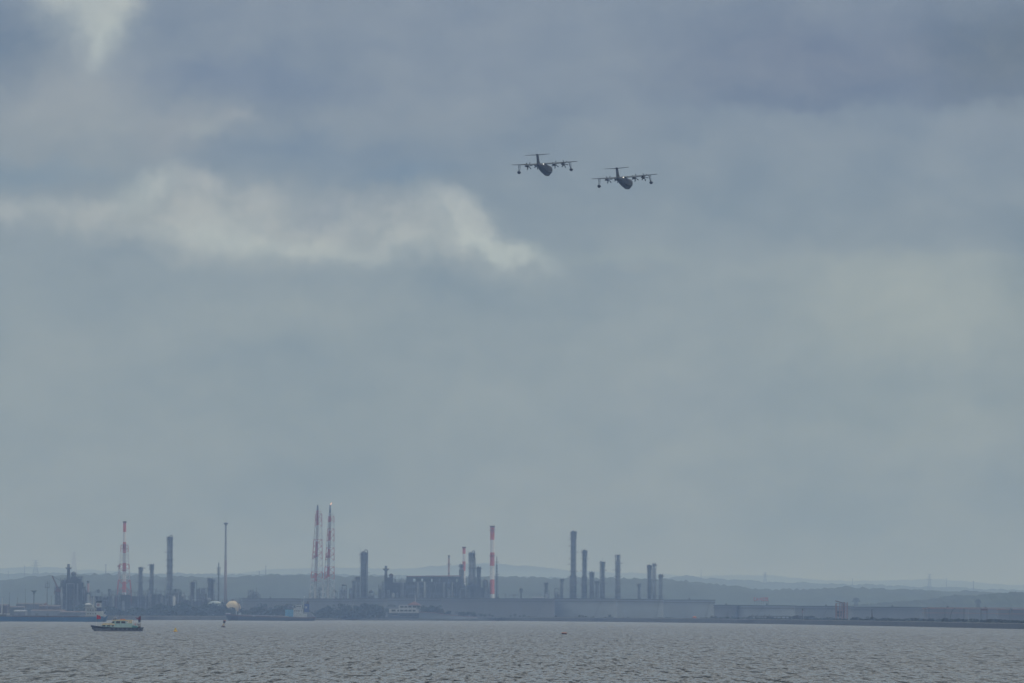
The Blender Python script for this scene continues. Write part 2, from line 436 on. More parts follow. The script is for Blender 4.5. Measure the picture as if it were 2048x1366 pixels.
def hills(name, D, prof, depth, seed, rough=1.0, nx=420, m='forest_hill', bump=5.0):
    rr = random.Random(seed); ph = [(rr.uniform(.002, .05), rr.uniform(0, 6.28), rr.random()) for _ in range(14)]
    g = MB(); ny = 9; x0, x1 = prof[0][0], prof[-1][0]
    def top(px):
        for (a, b), (c, d) in zip(prof, prof[1:]):
            if a <= px <= c:
                t = (px - a) / (c - a); t = t * t * (3 - 2 * t); return b + (d - b) * t
        return prof[-1][1]
    for j in range(ny):
        t = j / (ny - 1); sh = math.sin(PI * t) ** .7 if 0 < t < 1 else 0
        for i in range(nx):
            px = x0 + (x1 - x0) * i / (nx - 1)
            y = D + (t - .5) * depth
            hz = P(px, top(px), D).z - GZ + 4
            x = P(px, 1228, D).x
            w = sum(math.sin(x * f * (1 + .1 * j) + p) * a for f, p, a in ph) * rough * .8 + rr.uniform(-bump, bump) * .5
            g.v.append((x, y, GZ - 4 + max(0, hz + w) * sh))
    for j in range(ny - 1):
        for i in range(nx - 1): g.face([j * nx + i, j * nx + i + 1, (j + 1) * nx + i + 1, (j + 1) * nx + i])
    tag(g.build(name, m, smooth=True), kind='structure')
hills('near_hills', 10400, [(-400, 1156), (0, 1160), (100, 1152), (210, 1151), (400, 1153), (600, 1150), (750, 1153), (880, 1162), (960, 1152), (1200, 1157), (1360, 1160), (1440, 1170), (1560, 1180), (1700, 1176), (2048, 1186), (2500, 1180)], 900, 1)
hills('wooded_hills', 18000, [(-400, 1150), (100, 1146), (600, 1148), (1000, 1154), (1300, 1158), (1380, 1152), (1420, 1156), (1560, 1165), (1700, 1169), (1850, 1173), (2048, 1180), (2500, 1175)], 1200, 2)
hills('distant_hills', 30500, [(-400, 1134), (0, 1136), (90, 1134), (160, 1139), (230, 1143), (330, 1151), (470, 1146), (560, 1138), (680, 1135), (800, 1138), (900, 1130), (980, 1126), (1060, 1132), (1160, 1143), (1260, 1146), (1400, 1152), (1500, 1150), (1700, 1162), (1860, 1159), (2048, 1170), (2500, 1165)], 1600, 3)
hills('right_hills', 8200, [(1640, 1224), (1720, 1210), (1840, 1202), (1930, 1192), (2010, 1187), (2080, 1190), (2300, 1186), (2500, 1200)], 700, 4)

# ---------------------------------------------------------------- refinery builders
def ring(th, z, r_in, r_out, cx=0, cy=0, m='steel', name='platform', rail=True, n=14, parent=None):
    mb = MB()
    mb.lathe([(r_in, z), (r_out, z), (r_out, z + .25), (r_in, z + .25)], cx, cy, n)
    if rail:
        for i in range(8):
            t = 2 * PI * i / 8; mb.tube((cx + r_out * math.cos(t), cy + r_out * math.sin(t), z), (cx + r_out * math.cos(t), cy + r_out * math.sin(t), z + 1.3), .09, n=4)
        mb.lathe([(r_out - .12, z + 1.15), (r_out + .05, z + 1.15), (r_out + .05, z + 1.3), (r_out - .12, z + 1.3)], cx, cy, n)
    return mb.build(name, m, parent or th.o)

def column_tower(th, top, w, m='column', lower=None, plats=None, loop=0, side=1, cap=True, pipe=True, upper=None, seed=0, cx=0.0, spike=0.0):
    """tall process column: shell, head, platforms, ladder and downpipe. rows and widths in picture pixels. lower=(row, width): wider skirt section; upper=(row, width): slimmer top"""
    rr = random.Random(seed + int(th.px)); s = th.s; r = w * s / 2; zt = th.z(top); c0 = cx * s
    prof = [(r, 0)]
    if lower: rl = lower[1] * s / 2; zl = th.z(lower[0]); prof = [(rl, 0), (rl, zl - r * .6), (r, zl)]
    if upper: ru = upper[1] * s / 2; zu = th.z(upper[0]); prof += [(r, zu), (ru, zu + r * .5)]; rt = ru
    else: rt = r
    prof += [(rt, zt - rt * .9), (rt * .85, zt - rt * .45), (rt * .5, zt - rt * .12), (rt * .12, zt)]
    MB().lathe(prof, c0, 0, 18).build('shell', m, th.o, smooth=True)
    cg = MB(); z1_ = zt - rt * .7; z0_ = zt - rt * rr.uniform(2.4, 4.0); rc = rt + rr.uniform(.7, 1.3)
    for z_ in (z0_, (z0_ + z1_) / 2, z1_): cg.lathe([(rt * .9, z_), (rc, z_), (rc, z_ + .35), (rt * .9, z_ + .35)], c0, 0, 14)
    for i_ in range(9):
        a_ = 2 * PI * i_ / 9; cg.tube((c0 + rc * math.cos(a_), rc * math.sin(a_), z0_), (c0 + rc * math.cos(a_), rc * math.sin(a_), z1_ + rr.uniform(.6, 2.6)), .22, n=4)
    cg.build('crown_cage', 'steel', th.o)
    n = plats if plats is not None else max(2, int(zt / 11))
    for i in range(n):
        z = zt - rt * 1.0 - i * (zt * .86) / max(1, n) - rr.uniform(0, 1.5)
        rad = rl if lower and z < zl else (rt if upper and z > zu else r)
        if z < 4: break
        ring(th, z, rad * .5, rad + rr.uniform(1.6, 2.8), c0 + rr.choice((-1, 1, side, side)) * rr.uniform(.4, 1.3))
    if pipe:
        p = MB(); xr = (r + .55) * side; zz = zt - rt * .2
        p.path([(c0 + xr, -.6, 0), (c0 + xr, -.6, zz)], .30 + .1 * rr.random())
        p.build('downpipe', 'steel_light' if rr.random() < .4 else 'column_dark', th.o)
        l = MB()
        for q in (-.3, .3): l.tube((c0 - xr + q * .5, -.9, 0), (c0 - xr + q * .5, -.9, zt - 2), .07, n=4)
        for k in range(int(zt / 1.5)): l.box(c0 - xr - .2, c0 - xr + .2, -.95, -.85, k * 1.5, k * 1.5 + .12)
        l.build('ladder', 'steel', th.o)
    if loop:
        p = MB(); R_ = loop * s / 2; ox = c0 + side * (rt - R_ * .55); pts = []
        for k in range(13):
            a = PI * k / 12; pts.append((ox + side * R_ * -math.cos(a), -.2, zt - rt * .2 + R_ * 1.15 * math.sin(a)))
        pts = [(pts[0][0], -.2, zt - rt)] + pts + [(pts[-1][0], -.2, zt * .3)]
        p.path(pts, .62).build('overhead_pipe', 'column_dark', th.o)
    if spike:
        MB().tube((c0, 0, zt - .5), (c0, 0, zt + spike), .14, .05, 5).build('lightning_rod', 'steel', th.o)
    return zt

def stack(th, top, wt, wb, bands=None, m=('white_paint', 'red_paint'), cap=1.4, plats=(), cx=0, n=18, rim='steel', z0=0.0):
    """chimney with painted bands; bands = [(row of upper edge, material index)...] from the top down"""
    s = th.s; zt = th.z(top); c0 = cx * s
    rows = [(zt, None)]; prof = []
    edges = [(th.z(b[0]), b[1]) for b in (bands or [(top, 0)])]
    def rad(z): return (wb + (wt - wb) * min(1, max(0, (z - z0) / (zt - z0)))) * s / 2
    zs = [e[0] for e in edges] + [z0]
    for k in range(len(edges)):
        hi, lo = zs[k], zs[k + 1]
        prof = [(rad(lo), lo, edges[k][1]), (rad(hi), hi, edges[k][1])] + prof
    MB().lathe(prof, c0, 0, n).build('shaft', list(m), th.o, smooth=True)
    if cap: MB().lathe([(rad(zt) * .98, zt - 1.6), (rad(zt) * cap, zt - 1.2), (rad(zt) * cap, zt + .3), (rad(zt) * .7, zt + .3), (rad(zt) * .7, zt - .3)], c0, 0, n).build('crown_ring', rim, th.o)
    for row, w in plats: z = th.z(row); ring(th, z, rad(z) * .98, w * s / 2, c0, m=rim)

def lattice(th, zlo, zhi, wlo, whi, n, colour_at, m=('white_paint', 'red_paint'), r=.22, cx=0.0, cxt=None, name='lattice_frame', legs=4, parent=None, xb=True):
    """tapering square trussed frame; widths in metres"""
    mb = MB(); cxt = cx if cxt is None else cxt
    def corner(k, t):
        w = (wlo + (whi - wlo) * t) / 2; c = cx + (cxt - cx) * t
        sx, sy = ((-1, -1), (1, -1), (1, 1), (-1, 1))[k]
        return (c + sx * w, sy * w, zlo + (zhi - zlo) * t)
    for i in range(n):
        a, b = i / n, (i + 1) / n; mm = colour_at(zlo + (zhi - zlo) * (a + b) / 2)
        for k in range(4):
            p, q = corner(k, a), corner(k, b); p2, q2 = corner((k + 1) % 4, a), corner((k + 1) % 4, b)
            mb.tube(p, q, r, n=4, m=mm)
            if xb: mb.tube(p, q2, r * .6, n=4, m=mm); mb.tube(p2, q, r * .6, n=4, m=mm)
            mb.tube(q, q2, r * .6, n=4, m=mm)
    return mb.build(name, list(m), parent or th.o)

def unit(th, prof, depth=18.0, seed=1, floor=4.5, bay=5.0, vessels=6, blocks=3, fill=.75, mats=('steel', 'column_dark', 'steel_light'), pipes=8, rust=False, core=.82):
    """open steel process structure. prof = [(px_left, px_right, top_row)...]: each bay group with its own height"""
    rr = random.Random(seed); fr = MB(); rmat = 'steel_rust' if rust else mats[0]
    for (a, b, top) in prof:
        x0, x1, zt = th.x(a), th.x(b), th.z(top)
        nb = max(1, round((x1 - x0) / bay)); nf = max(1, round(zt / floor))
        for i in range(nb + 1):
            x = x0 + (x1 - x0) * i / nb
            for y in (-depth / 2, depth / 2):
                fr.box(x - .22, x + .22, y - .22, y + .22, 0, zt + (rr.uniform(.3, 2.2) if rr.random() < .4 else 0))
        for j in range(1, nf + 1):
            z = zt * j / nf
            for y in (-depth / 2, depth / 2): fr.box(x0, x1, y - .15, y + .15, z - .3, z)
            if rr.random() < .8: fr.box(x0 + rr.uniform(0, .3) * (x1 - x0), x1, -depth / 2 + .5, depth / 2 - .5, z - .12, z - .02)
            for y in (-depth / 2,): fr.box(x0, x1, y - .05, y + .05, z + 1.0, z + 1.12)
        for i in range(nb):
            for j in range(nf):
                if rr.random() < .45:
                    xa, xb_ = x0 + (x1 - x0) * i / nb, x0 + (x1 - x0) * (i + 1) / nb; za, zb = zt * j / nf, zt * (j + 1) / nf
                    fr.tube((xa, -depth / 2, za), (xb_, -depth / 2, zb), .14, n=4)
    fr.build('steel_frame', rmat, th.o)
    for (a, b, top) in (prof if core else []):
        x0, x1, zt = th.x(a), th.x(b), th.z(top) * core; cb = MB().box(x0 + .6, x1 - .6, -depth * .28, depth * .28, 0, zt)
        for k in range(int((x1 - x0) / 1.6)):
            hh = zt * rr.uniform(.5, 1.06); cb.box(x0 + .7 + k * 1.6, x0 + .7 + k * 1.6 + rr.uniform(.3, 1.1), -depth * .28 - rr.uniform(.3, 2.0), -depth * .28 + .02, rr.uniform(0, .3) * zt, hh)
        cb.build('equipment_core', rr.choice(mats[:2]), th.o)
    for i in range(blocks):
        a, b, top = prof[rr.randrange(len(prof))]; x0, x1, zt = th.x(a), th.x(b), th.z(top)
        w = (x1 - x0) * rr.uniform(.45, .95); xa = x0 + rr.random() * (x1 - x0 - w); z1 = zt * rr.uniform(.45, .9 * fill + .15)
        bm = MB().box(xa, xa + w, -depth * .3, depth * .3, 0, z1)
        for k in range(int(w / 2.0)): bm.box(xa + k * 2.0, xa + k * 2.0 + .3, -depth * .3 - .25, -depth * .3 + .02, .3, z1 - .3)
        bm.build('heater_box', rr.choice(mats), th.o)
    for i in range(vessels):
        a, b, top = prof[i % len(prof)]; x0, x1, zt = th.x(a), th.x(b), th.z(top); r = rr.uniform(.9, 2.1)
        x = rr.uniform(x0 + r, max(x0 + r + .1, x1 - r)); z1 = zt * rr.uniform(.55, .97); y = rr.uniform(-depth / 2 - .5, 0)
        MB().lathe([(r, 0), (r, z1 - r), (r * .8, z1 - r * .45), (r * .3, z1)], x, y, 12).build('vessel', rr.choice(mats[1:]), th.o, smooth=True)
    for i in range(pipes):
        a, b, top = prof[rr.randrange(len(prof))]; x0, x1, zt = th.x(a), th.x(b), th.z(top)
        x = rr.uniform(x0, x1); x2 = rr.uniform(x0, x1); z = zt * rr.uniform(.3, 1.02); y = -depth / 2 - rr.uniform(.6, 1.6)
        MB().path([(x, y, 0), (x, y, z), (x2, y, z), (x2, y, z * rr.uniform(.1, .6))], rr.uniform(.18, .38)).build('pipe', rr.choice(('steel_light', 'column', 'column_dark')), th.o)

def drum(th, px, row0, row1, wpx, depth=10, m='column_dark'):
    """horizontal drum across the top of a structure, seen on its end, on a saddle"""
    x, z0, z1 = th.x(px), th.z(row1), th.z(row0); r = min((z1 - z0) / 2, wpx * th.s / 2); zc = z1 - r
    MB().loft([[(x + rr * math.cos(2 * PI * k / 16), y, zc + rr * math.sin(2 * PI * k / 16)) for k in range(16)] for y, rr in ((-depth / 2 - r * .4, r * .4), (-depth / 2, r), (depth / 2, r), (depth / 2 + r * .4, r * .4))]).build('drum', m, th.o, smooth=True)
    MB().box(x - r * .8, x + r * .8, -depth / 3, depth / 3, z0 - 1, zc).build('drum_saddle', 'steel', th.o)

# ---------------------------------------------------------------- refinery on the left
t = Th('process_unit', 'dense dark process structure with short stack and drum, behind the crane', 'process unit', 143, 6600)
unit(t, [(110, 122, 1172), (122, 130, 1158), (130, 152, 1157), (152, 164, 1155), (164, 172, 1172), (172, 182, 1184)], 24, 11, vessels=12, blocks=8, fill=.95, pipes=10, core=.97)
MB().box(t.x(121), t.x(167), -5, 8, 0, t.z(1165)).build('heater_box', 'column_dark', t.o)
unit(t, [(112, 172, 1180)], 14, 12, vessels=8, blocks=4, fill=.9, pipes=4, rust=True)
MB().lathe([(1.9, t.z(1162)), (1.9, t.z(1144)), (1.6, t.z(1128))], t.x(136.5), 0, 14).build('stack', ['column_dark'], t.o, smooth=True)
MB().lathe([(1.8, t.z(1139)), (4.2, t.z(1135.5)), (4.2, t.z(1135.2)), (1.8, t.z(1135))], t.x(136.5), 0, 14).build('stack_platform', 'steel', t.o)
MB().lathe([(1.9, 0), (2.1, t.z(1162))], t.x(136.5), 0, 14).build('stack_base', 'column_dark', t.o)
drum(t, 147, 1143, 1153, 11, 8)
MB().box(t.x(141), t.x(155), -6, 6, 0, t.z(1153)).build('reactor_housing', 'column_dark', t.o)
for i in range(9):
    x = t.x(154 + i * 1.3); MB().tube((x, -3, t.z(1157)), (x, -3, t.z(1153.5 - (i % 3))), .25, n=5).build('vent_pipe', 'steel', t.o)
t = Th('chimney', 'short dull red chimney at the right edge of the dark process structure', 'chimney', 175.8, 6600)
stack(t, 1162, 5.0, 5.2, [(1162, 0), (1167, 1)], m=('column_dark', 'pink_paint'), cap=1.15)

def harbour_crane():
    t = Th('harbour_crane', 'dull red slewing crane with its jib raised to the left of the dark structure', 'crane', 116, 6500)
    red = 'roof_red'
    lattice(t, 0, t.z(1186), 6.5, 4.5, 4, lambda z: 0, m=('steel',), r=.26, name='portal')
    MB().box(-2.2, 3.0, -2.0, 2.0, t.z(1184), t.z(1178)).build('machine_house', red, t.o)
    a = Vector((t.x(116), 0, t.z(1178))); b = Vector((t.x(104), 0, t.z(1152))); j = MB()
    for y in (-1.1, 1.1):
        for dz, dx in ((0, -.8), (0, .8)): j.tube(a + Vector((dx, y, 0)), b + Vector((dx * .4, y * .5, 0)), .36, n=5)
    for k in range(9):
        p = a.lerp(b, k / 9); q = a.lerp(b, (k + 1) / 9); j.tube(p + Vector((-.8, 0, 0)), q + Vector((.8, 0, 0)), .22, n=4)
    j.build('jib', red, t.o)
    m = MB(); top = Vector((t.x(125), 0, t.z(1164)))
    m.tube(b, top, .30, n=5); m.tube(top, (t.x(119), 0, t.z(1180)), .4, n=5); m.tube(top, (t.x(125), 0, t.z(1186)), .4, n=5)
    m.build('tie_mast', 'steel', t.o)
    MB().tube((t.x(114), 0, t.z(1178)), (t.x(107.5), 0, t.z(1185)), .55, n=5).tube((t.x(107.5), 0, t.z(1185)), (t.x(109), 0, t.z(1189)), .4, n=4).build('counter_arm', red, t.o)
harbour_crane()

t = Th('antenna_mast', 'dark mast carrying a square cluster of aerials, left of the red crane', 'mast', 94, 6300)
MB().tube((0, 0, 0), (0, 0, t.z(1162)), .55, .35, 6).build('pole', 'steel', t.o)
MB().box(-2.7, 2.7, -.3, .3, t.z(1175.5), t.z(1174)).box(-2.4, -1.9, -.3, .3, t.z(1175), t.z(1168)).box(1.9, 2.4, -.3, .3, t.z(1175), t.z(1166)).box(-1.7, 1.7, -.2, .2, t.z(1167), t.z(1166)).build('aerial_rack', 'steel', t.o)
for i, x in enumerate((-2.2, 2.2)): MB().tube((x, 0, t.z(1168)), (x * 1.1, 0, t.z(1159 + i)), .12, .06, 5).build('aerial', 'steel', t.o)
t = Th('floodlight_mast', 'thin dark mast with a funnel shaped head, standing alone near the left edge', 'mast', 67.5, 6300)
MB().tube((0, 0, 0), (0, 0, t.z(1187)), .75, .6, 8).build('pole', 'steel', t.o)
MB().lathe([(.6, t.z(1190)), (1.6, t.z(1184)), (2.9, t.z(1182.5)), (3.0, t.z(1181.3)), (.5, t.z(1180.6))], 0, 0, 12).build('head', 'steel', t.o)
for i in range(6):
    a = i * PI / 3; MB().tube((2.7 * math.cos(a), 2.7 * math.sin(a), t.z(1182)), (3.7 * math.cos(a), 3.7 * math.sin(a), t.z(1180.5)), .3, n=5).build('lamp', 'steel', t.o)
for px, top, lab in ((50.6, 1177, 'tall bare pole between the two dark masts'), (18.8, 1184, 'bare pole near the left edge, shorter than its neighbour'), (35, 1194, 'short bare pole among low sheds near the left edge'), (102.5, 1191, 'short pole just right of the aerial mast')):
    t = Th('utility_pole', lab, 'pole', px, 6250, group='bare poles on the left shore')
    MB().tube((0, 0, 0), (0, 0, t.z(top)), .30, .2, 6).build('shaft', 'steel', t.o)
    MB().box(-1.1, 1.1, -.1, .1, t.z(top) - 1.6, t.z(top) - 1.35).build('cross_arm', 'steel', t.o)

def shed(px0, px1, top, D, m, roof, label, depth=30, name='warehouse', pitch=1.5, wins=0):
    t = Th(name, label, 'building', (px0 + px1) / 2, D)
    x0, x1, zt = t.x(px0), t.x(px1), t.z(top); zt = max(zt, 3.0)
    MB().box(x0, x1, 0, depth, 0, zt - pitch).build('wall', m, t.o)
    MB().loft([[(x0 - .5, -.6, zt - pitch + .003), (x0 - .5, depth / 2, zt), (x0 - .5, depth + .6, zt - pitch + .003)], [(x1 + .5, -.6, zt - pitch + .003), (x1 + .5, depth / 2, zt), (x1 + .5, depth + .6, zt - pitch + .003)]]).build('roof', roof, t.o)
    n = wins or max(1, int((x1 - x0) / 9))
    for i in range(n):
        x = x0 + (x1 - x0) * (i + .5) / n
        MB().box(x - 1.5, x + 1.5, -.12, .02, .6, min(3.6, (zt - pitch) * .7)).build('door' if i % 3 == 0 else 'window', 'steel', t.o)
    return t
shed(-30, 14, 1208, 6350, 'steel_rust', 'steel_rust', 'low rusty shed at the far left edge behind the blue ship')
shed(15, 48, 1212, 6450, 'steel', 'steel_rust', 'dull red roofed low shed left of the funnel headed mast')
shed(32, 84, 1206, 6700, 'column_dark', 'steel_rust', 'long dark low shed at the foot of the funnel headed mast')
shed(78, 118, 1210, 6350, 'steel_rust', 'steel_rust', 'reddish shed below the aerial mast')
shed(28, 50, 1220, 6150, 'tank_dark', 'tank_mid', 'small pale shed above the bow end of the blue ship')
shed(62, 128, 1219, 6200, 'tank_mid', 'steel_rust', 'long pale walled shed above the middle of the blue ship')
shed(120, 170, 1222, 6150, 'steel', 'steel_rust', 'dark shed just left of the blue ship bridge', wins=3)
t = Th('stockpile', 'small dull red conical heap at the foot of the aerial mast', 'stockpile', 92, 6400)
MB().lathe([(9.5, 0), (6, t.z(1214) * .6), (2.4, t.z(1208)), (.5, t.z(1205))], 0, 0, 14).build('heap', 'roof_red', t.o, smooth=True)

def lattice_stack():
    t = Th('lattice_chimney', 'tall red and white chimney held in a flaring lattice frame, leftmost of the tall ones', 'chimney', 248, 6900)
    bands = [(1043, 1), (1064, 0), (1084, 1), (1106, 0), (1126, 1), (1143, 0), (1163, 1), (1184, 0)]
    stack(t, 1043, 6.0, 8.5, bands, cap=1.35, rim='roof_red')
    ring(t, t.z(1091), 2.0, 7.6 * t.s, m='roof_red'); ring(t, t.z(1141), 3.0, 5.6 * t.s, m='red_paint'); ring(t, t.z(1098), 2.0, 4.6 * t.s, m='roof_red')
    cz = [(t.z(r_), c) for r_, c in bands]
    def col(z):
        for r_, c in cz[::-1]:
            if z <= r_: return c
        return 1
    s = t.s
    lattice(t, t.z(1128), t.z(1091), 17 * s, 14.5 * s, 6, col, r=.20, name='upper_frame')
    lattice(t, t.z(1160), t.z(1128), 22 * s, 18 * s, 3, col, r=.30, name='middle_frame')
    lattice(t, 0, t.z(1160), 36 * s, 23 * s, 3, lambda z: 1, r=.45, name='splayed_base')
lattice_stack()
t = Th('red_mast', 'slim pinkish lattice mast close on the left of the lattice framed chimney', 'mast', 237.5, 7000)
lattice(t, 0, t.z(1130), 4.2, 1.9, 12, lambda z: 0, m=('pink_paint',), r=.2)
MB().box(-1.9, 1.9, -1.2, 1.2, t.z(1134), t.z(1131)).tube((0, 0, t.z(1131)), (0, 0, t.z(1123)), .2, .08, 5).build('aerial_head', 'pink_paint', t.o)

t = Th('distillation_column', 'short dark column with pointed head right of the lattice framed chimney', 'column', 281, 6900); column_tower(t, 1134, 6.4, 'column_dark', lower=(1172, 8.5), plats=3, side=-1, spike=2)
t = Th('distillation_column', 'stepped short column with wide lower half, left of the tall ringed one', 'column', 302.5, 6900); column_tower(t, 1128, 6.0, 'column_dark', lower=(1157, 8.8), plats=3, spike=1.5)
t = Th('distillation_column', 'tall ringed column, tallest of the three on the left shore', 'column', 338, 6950); column_tower(t, 1072, 9.2, 'column', lower=(1168, 10.5), plats=10, loop=4.5)
t = Th('process_unit', 'long low tangle of pipe racks below the lattice framed chimney', 'process unit', 230, 6750)
unit(t, [(182, 204, 1184), (204, 218, 1189), (218, 232, 1183), (232, 262, 1180), (262, 276, 1184)], 20, 21, vessels=12, blocks=6, fill=.9, pipes=10)
MB().box(t.x(216), t.x(222), -4, 4, t.z(1184), t.z(1178)).box(t.x(218), t.x(220), -2, 2, 0, t.z(1184)).build('tank_head', 'steel', t.o)
MB().box(t.x(193), t.x(199), -3, 3, t.z(1186), t.z(1179)).build('cooler_box', 'steel', t.o)
t = Th('process_unit', 'low process structure at the feet of the three columns on the left', 'process unit', 318, 6750)
unit(t, [(276, 296, 1182), (296, 312, 1179), (312, 330, 1183), (330, 348, 1179), (348, 362, 1180), (362, 368, 1186)], 20, 22, vessels=12, blocks=6, fill=.9, pipes=10)
t = Th('process_unit', 'small structure with humped top right of the tall ringed column', 'process unit', 353, 6900)
unit(t, [(345, 351, 1182), (351, 358, 1179), (358, 361, 1184)], 14, 23, vessels=3, blocks=2); drum(t, 351, 1177, 1182, 5, 6)
t = Th('pipe_rack', 'low pipe rack between the ringed column and the white domed tank', 'pipe rack', 380, 6700)
unit(t, [(362, 378, 1193), (378, 412, 1196), (412, 436, 1192), (436, 480, 1199)], 12, 24, vessels=8, blocks=4, fill=.8, pipes=8)
t = Th('storage_tank', 'narrow pale upright tank in the pipe racks below the ringed column', 'tank', 348, 6600)
MB().lathe([(1.6, 0), (1.6, t.z(1192)), (.3, t.z(1190.5))], 0, 0, 14).build('shell', 'white_paint', t.o, smooth=True)
ring(t, t.z(1192.5), 1.6, 2.0)
t = Th('distillation_column', 'squat column with a hooked overhead pipe, right of the tall ringed one', 'column', 384.5, 6900); column_tower(t, 1163, 8.0, 'steel_rust', plats=3, pipe=False)
MB().path([(t.x(386), 0, t.z(1166))] + [(t.x(389.5 - 3.5 * math.cos(k * PI / 8)), 0, t.z(1163.5 - 3.5 * math.sin(k * PI / 8))) for k in range(9)] + [(t.x(393), 0, 0)], .42).build('overhead_pipe', 'column_dark', t.o)
t = Th('process_unit', 'boxy structure between the hooked column and the twin headed column', 'process unit', 404, 6900)
unit(t, [(393, 398, 1178), (398, 416, 1177)], 14, 25, vessels=4, blocks=4, fill=.95)
t = Th('distillation_column', 'broad twin headed column left of the slim vent stack', 'column', 421, 6900); column_tower(t, 1155, 7, 'column_dark', plats=4, cx=-2, lower=(1180, 8)); column_tower(t, 1159, 4.5, 'steel_rust', plats=3, cx=3.5)
t = Th('vent_stack', 'slim vent stack with a caged collar and thin tip, left of the tall pale tower', 'vent stack', 436.8, 7000)
MB().tube((0, 0, 0), (0, 0, t.z(1138)), .95, .75, 8).tube((0, 0, t.z(1138)), (0, 0, t.z(1125)), .75, .55, 8).build('pipe', 'column_dark', t.o)
lattice(t, t.z(1150), t.z(1136), 3.4, 3.8, 4, lambda z: 0, m=('steel',), r=.16, name='cage')
ring(t, t.z(1136), .7, 2.6); ring(t, t.z(1150), .8, 2.2); ring(t, t.z(1168), .9, 2.6); lattice(t, 0, t.z(1168), 5.0, 2.6, 6, lambda z: 0, m=('steel_light',), r=.13, name='stay_frame')
t = Th('slim_tower', 'tall slim pale grey tower with a flat cap, alone left of centre', 'tower', 450.6, 7000)
stack(t, 1047, 3.8, 7.0, [(1047, 0), (1120, 1)], m=('column', 'mauve_paint'), cap=None)
MB().lathe([(2.2, t.z(1049)), (4.7 * t.s, t.z(1046.5)), (4.6 * t.s, t.z(1045.6)), (.6, t.z(1044))], 0, 0, 16).build('cap', 'column', t.o)

# tanks in front, left of centre
t = Th('domed_tank', 'pale white domed tank half hidden by dark trees', 'tank', 430, 6650)
MB().lathe([(15.8 * t.s, 0), (15.8 * t.s, t.z(1214)), (14.5 * t.s, t.z(1209)), (11 * t.s, t.z(1204.5)), (6 * t.s, t.z(1202)), (.8, t.z(1201.2))], 0, 0, 32).build('shell', 'pale_dome', t.o, smooth=True)
ring(t, t.z(1201.8), .4, 1.8)
t = Th('spherical_tank', 'cream spherical tank beside the trees with a rusty stair arch', 'tank', 466, 6500)
rs = 15.2 * t.s; zc = t.z(1216.5)
MB().ell((0, 0, zc), (rs, rs, rs), 36, 20).build('sphere', 'cream', t.o, smooth=True)
for k in range(10):
    a = k * PI / 5; MB().tube((rs * .96 * math.cos(a), rs * .96 * math.sin(a), 0), (rs * .96 * math.cos(a), rs * .96 * math.sin(a), zc), .45, n=8).build('leg', 'steel_light', t.o)
MB().path([((rs + .7) * math.cos(a) * (1 if abs(a) < 2 else 1) * .82, -rs * .60 * abs(math.cos(a)) - .3, zc + (rs + .6) * math.sin(a)) for a in [(-40 + 12 * i) * PI / 180 for i in range(12)]], .42, n=5).build('stair', 'roof_red', t.o)
MB().lathe([(1.6, zc + rs - .2), (1.6, zc + rs + 1.6)], 0, 0, 10).build('top_platform', 'steel_rust', t.o)

t = Th('process_unit', 'small isolated furnace with a thin stack, above the tank rim left of the flares', 'process unit', 508, 7300)
unit(t, [(478, 494, 1195.5), (496, 506, 1181), (506, 516, 1184), (516, 520, 1189)], 14, 26, vessels=4, blocks=4, fill=.95)
stack(t, 1175, 1.7, 3.4, [(1175, 0)], m=('column_dark',), cap=None, cx=4.5); drum(t, 501, 1179, 1184, 6, 6)

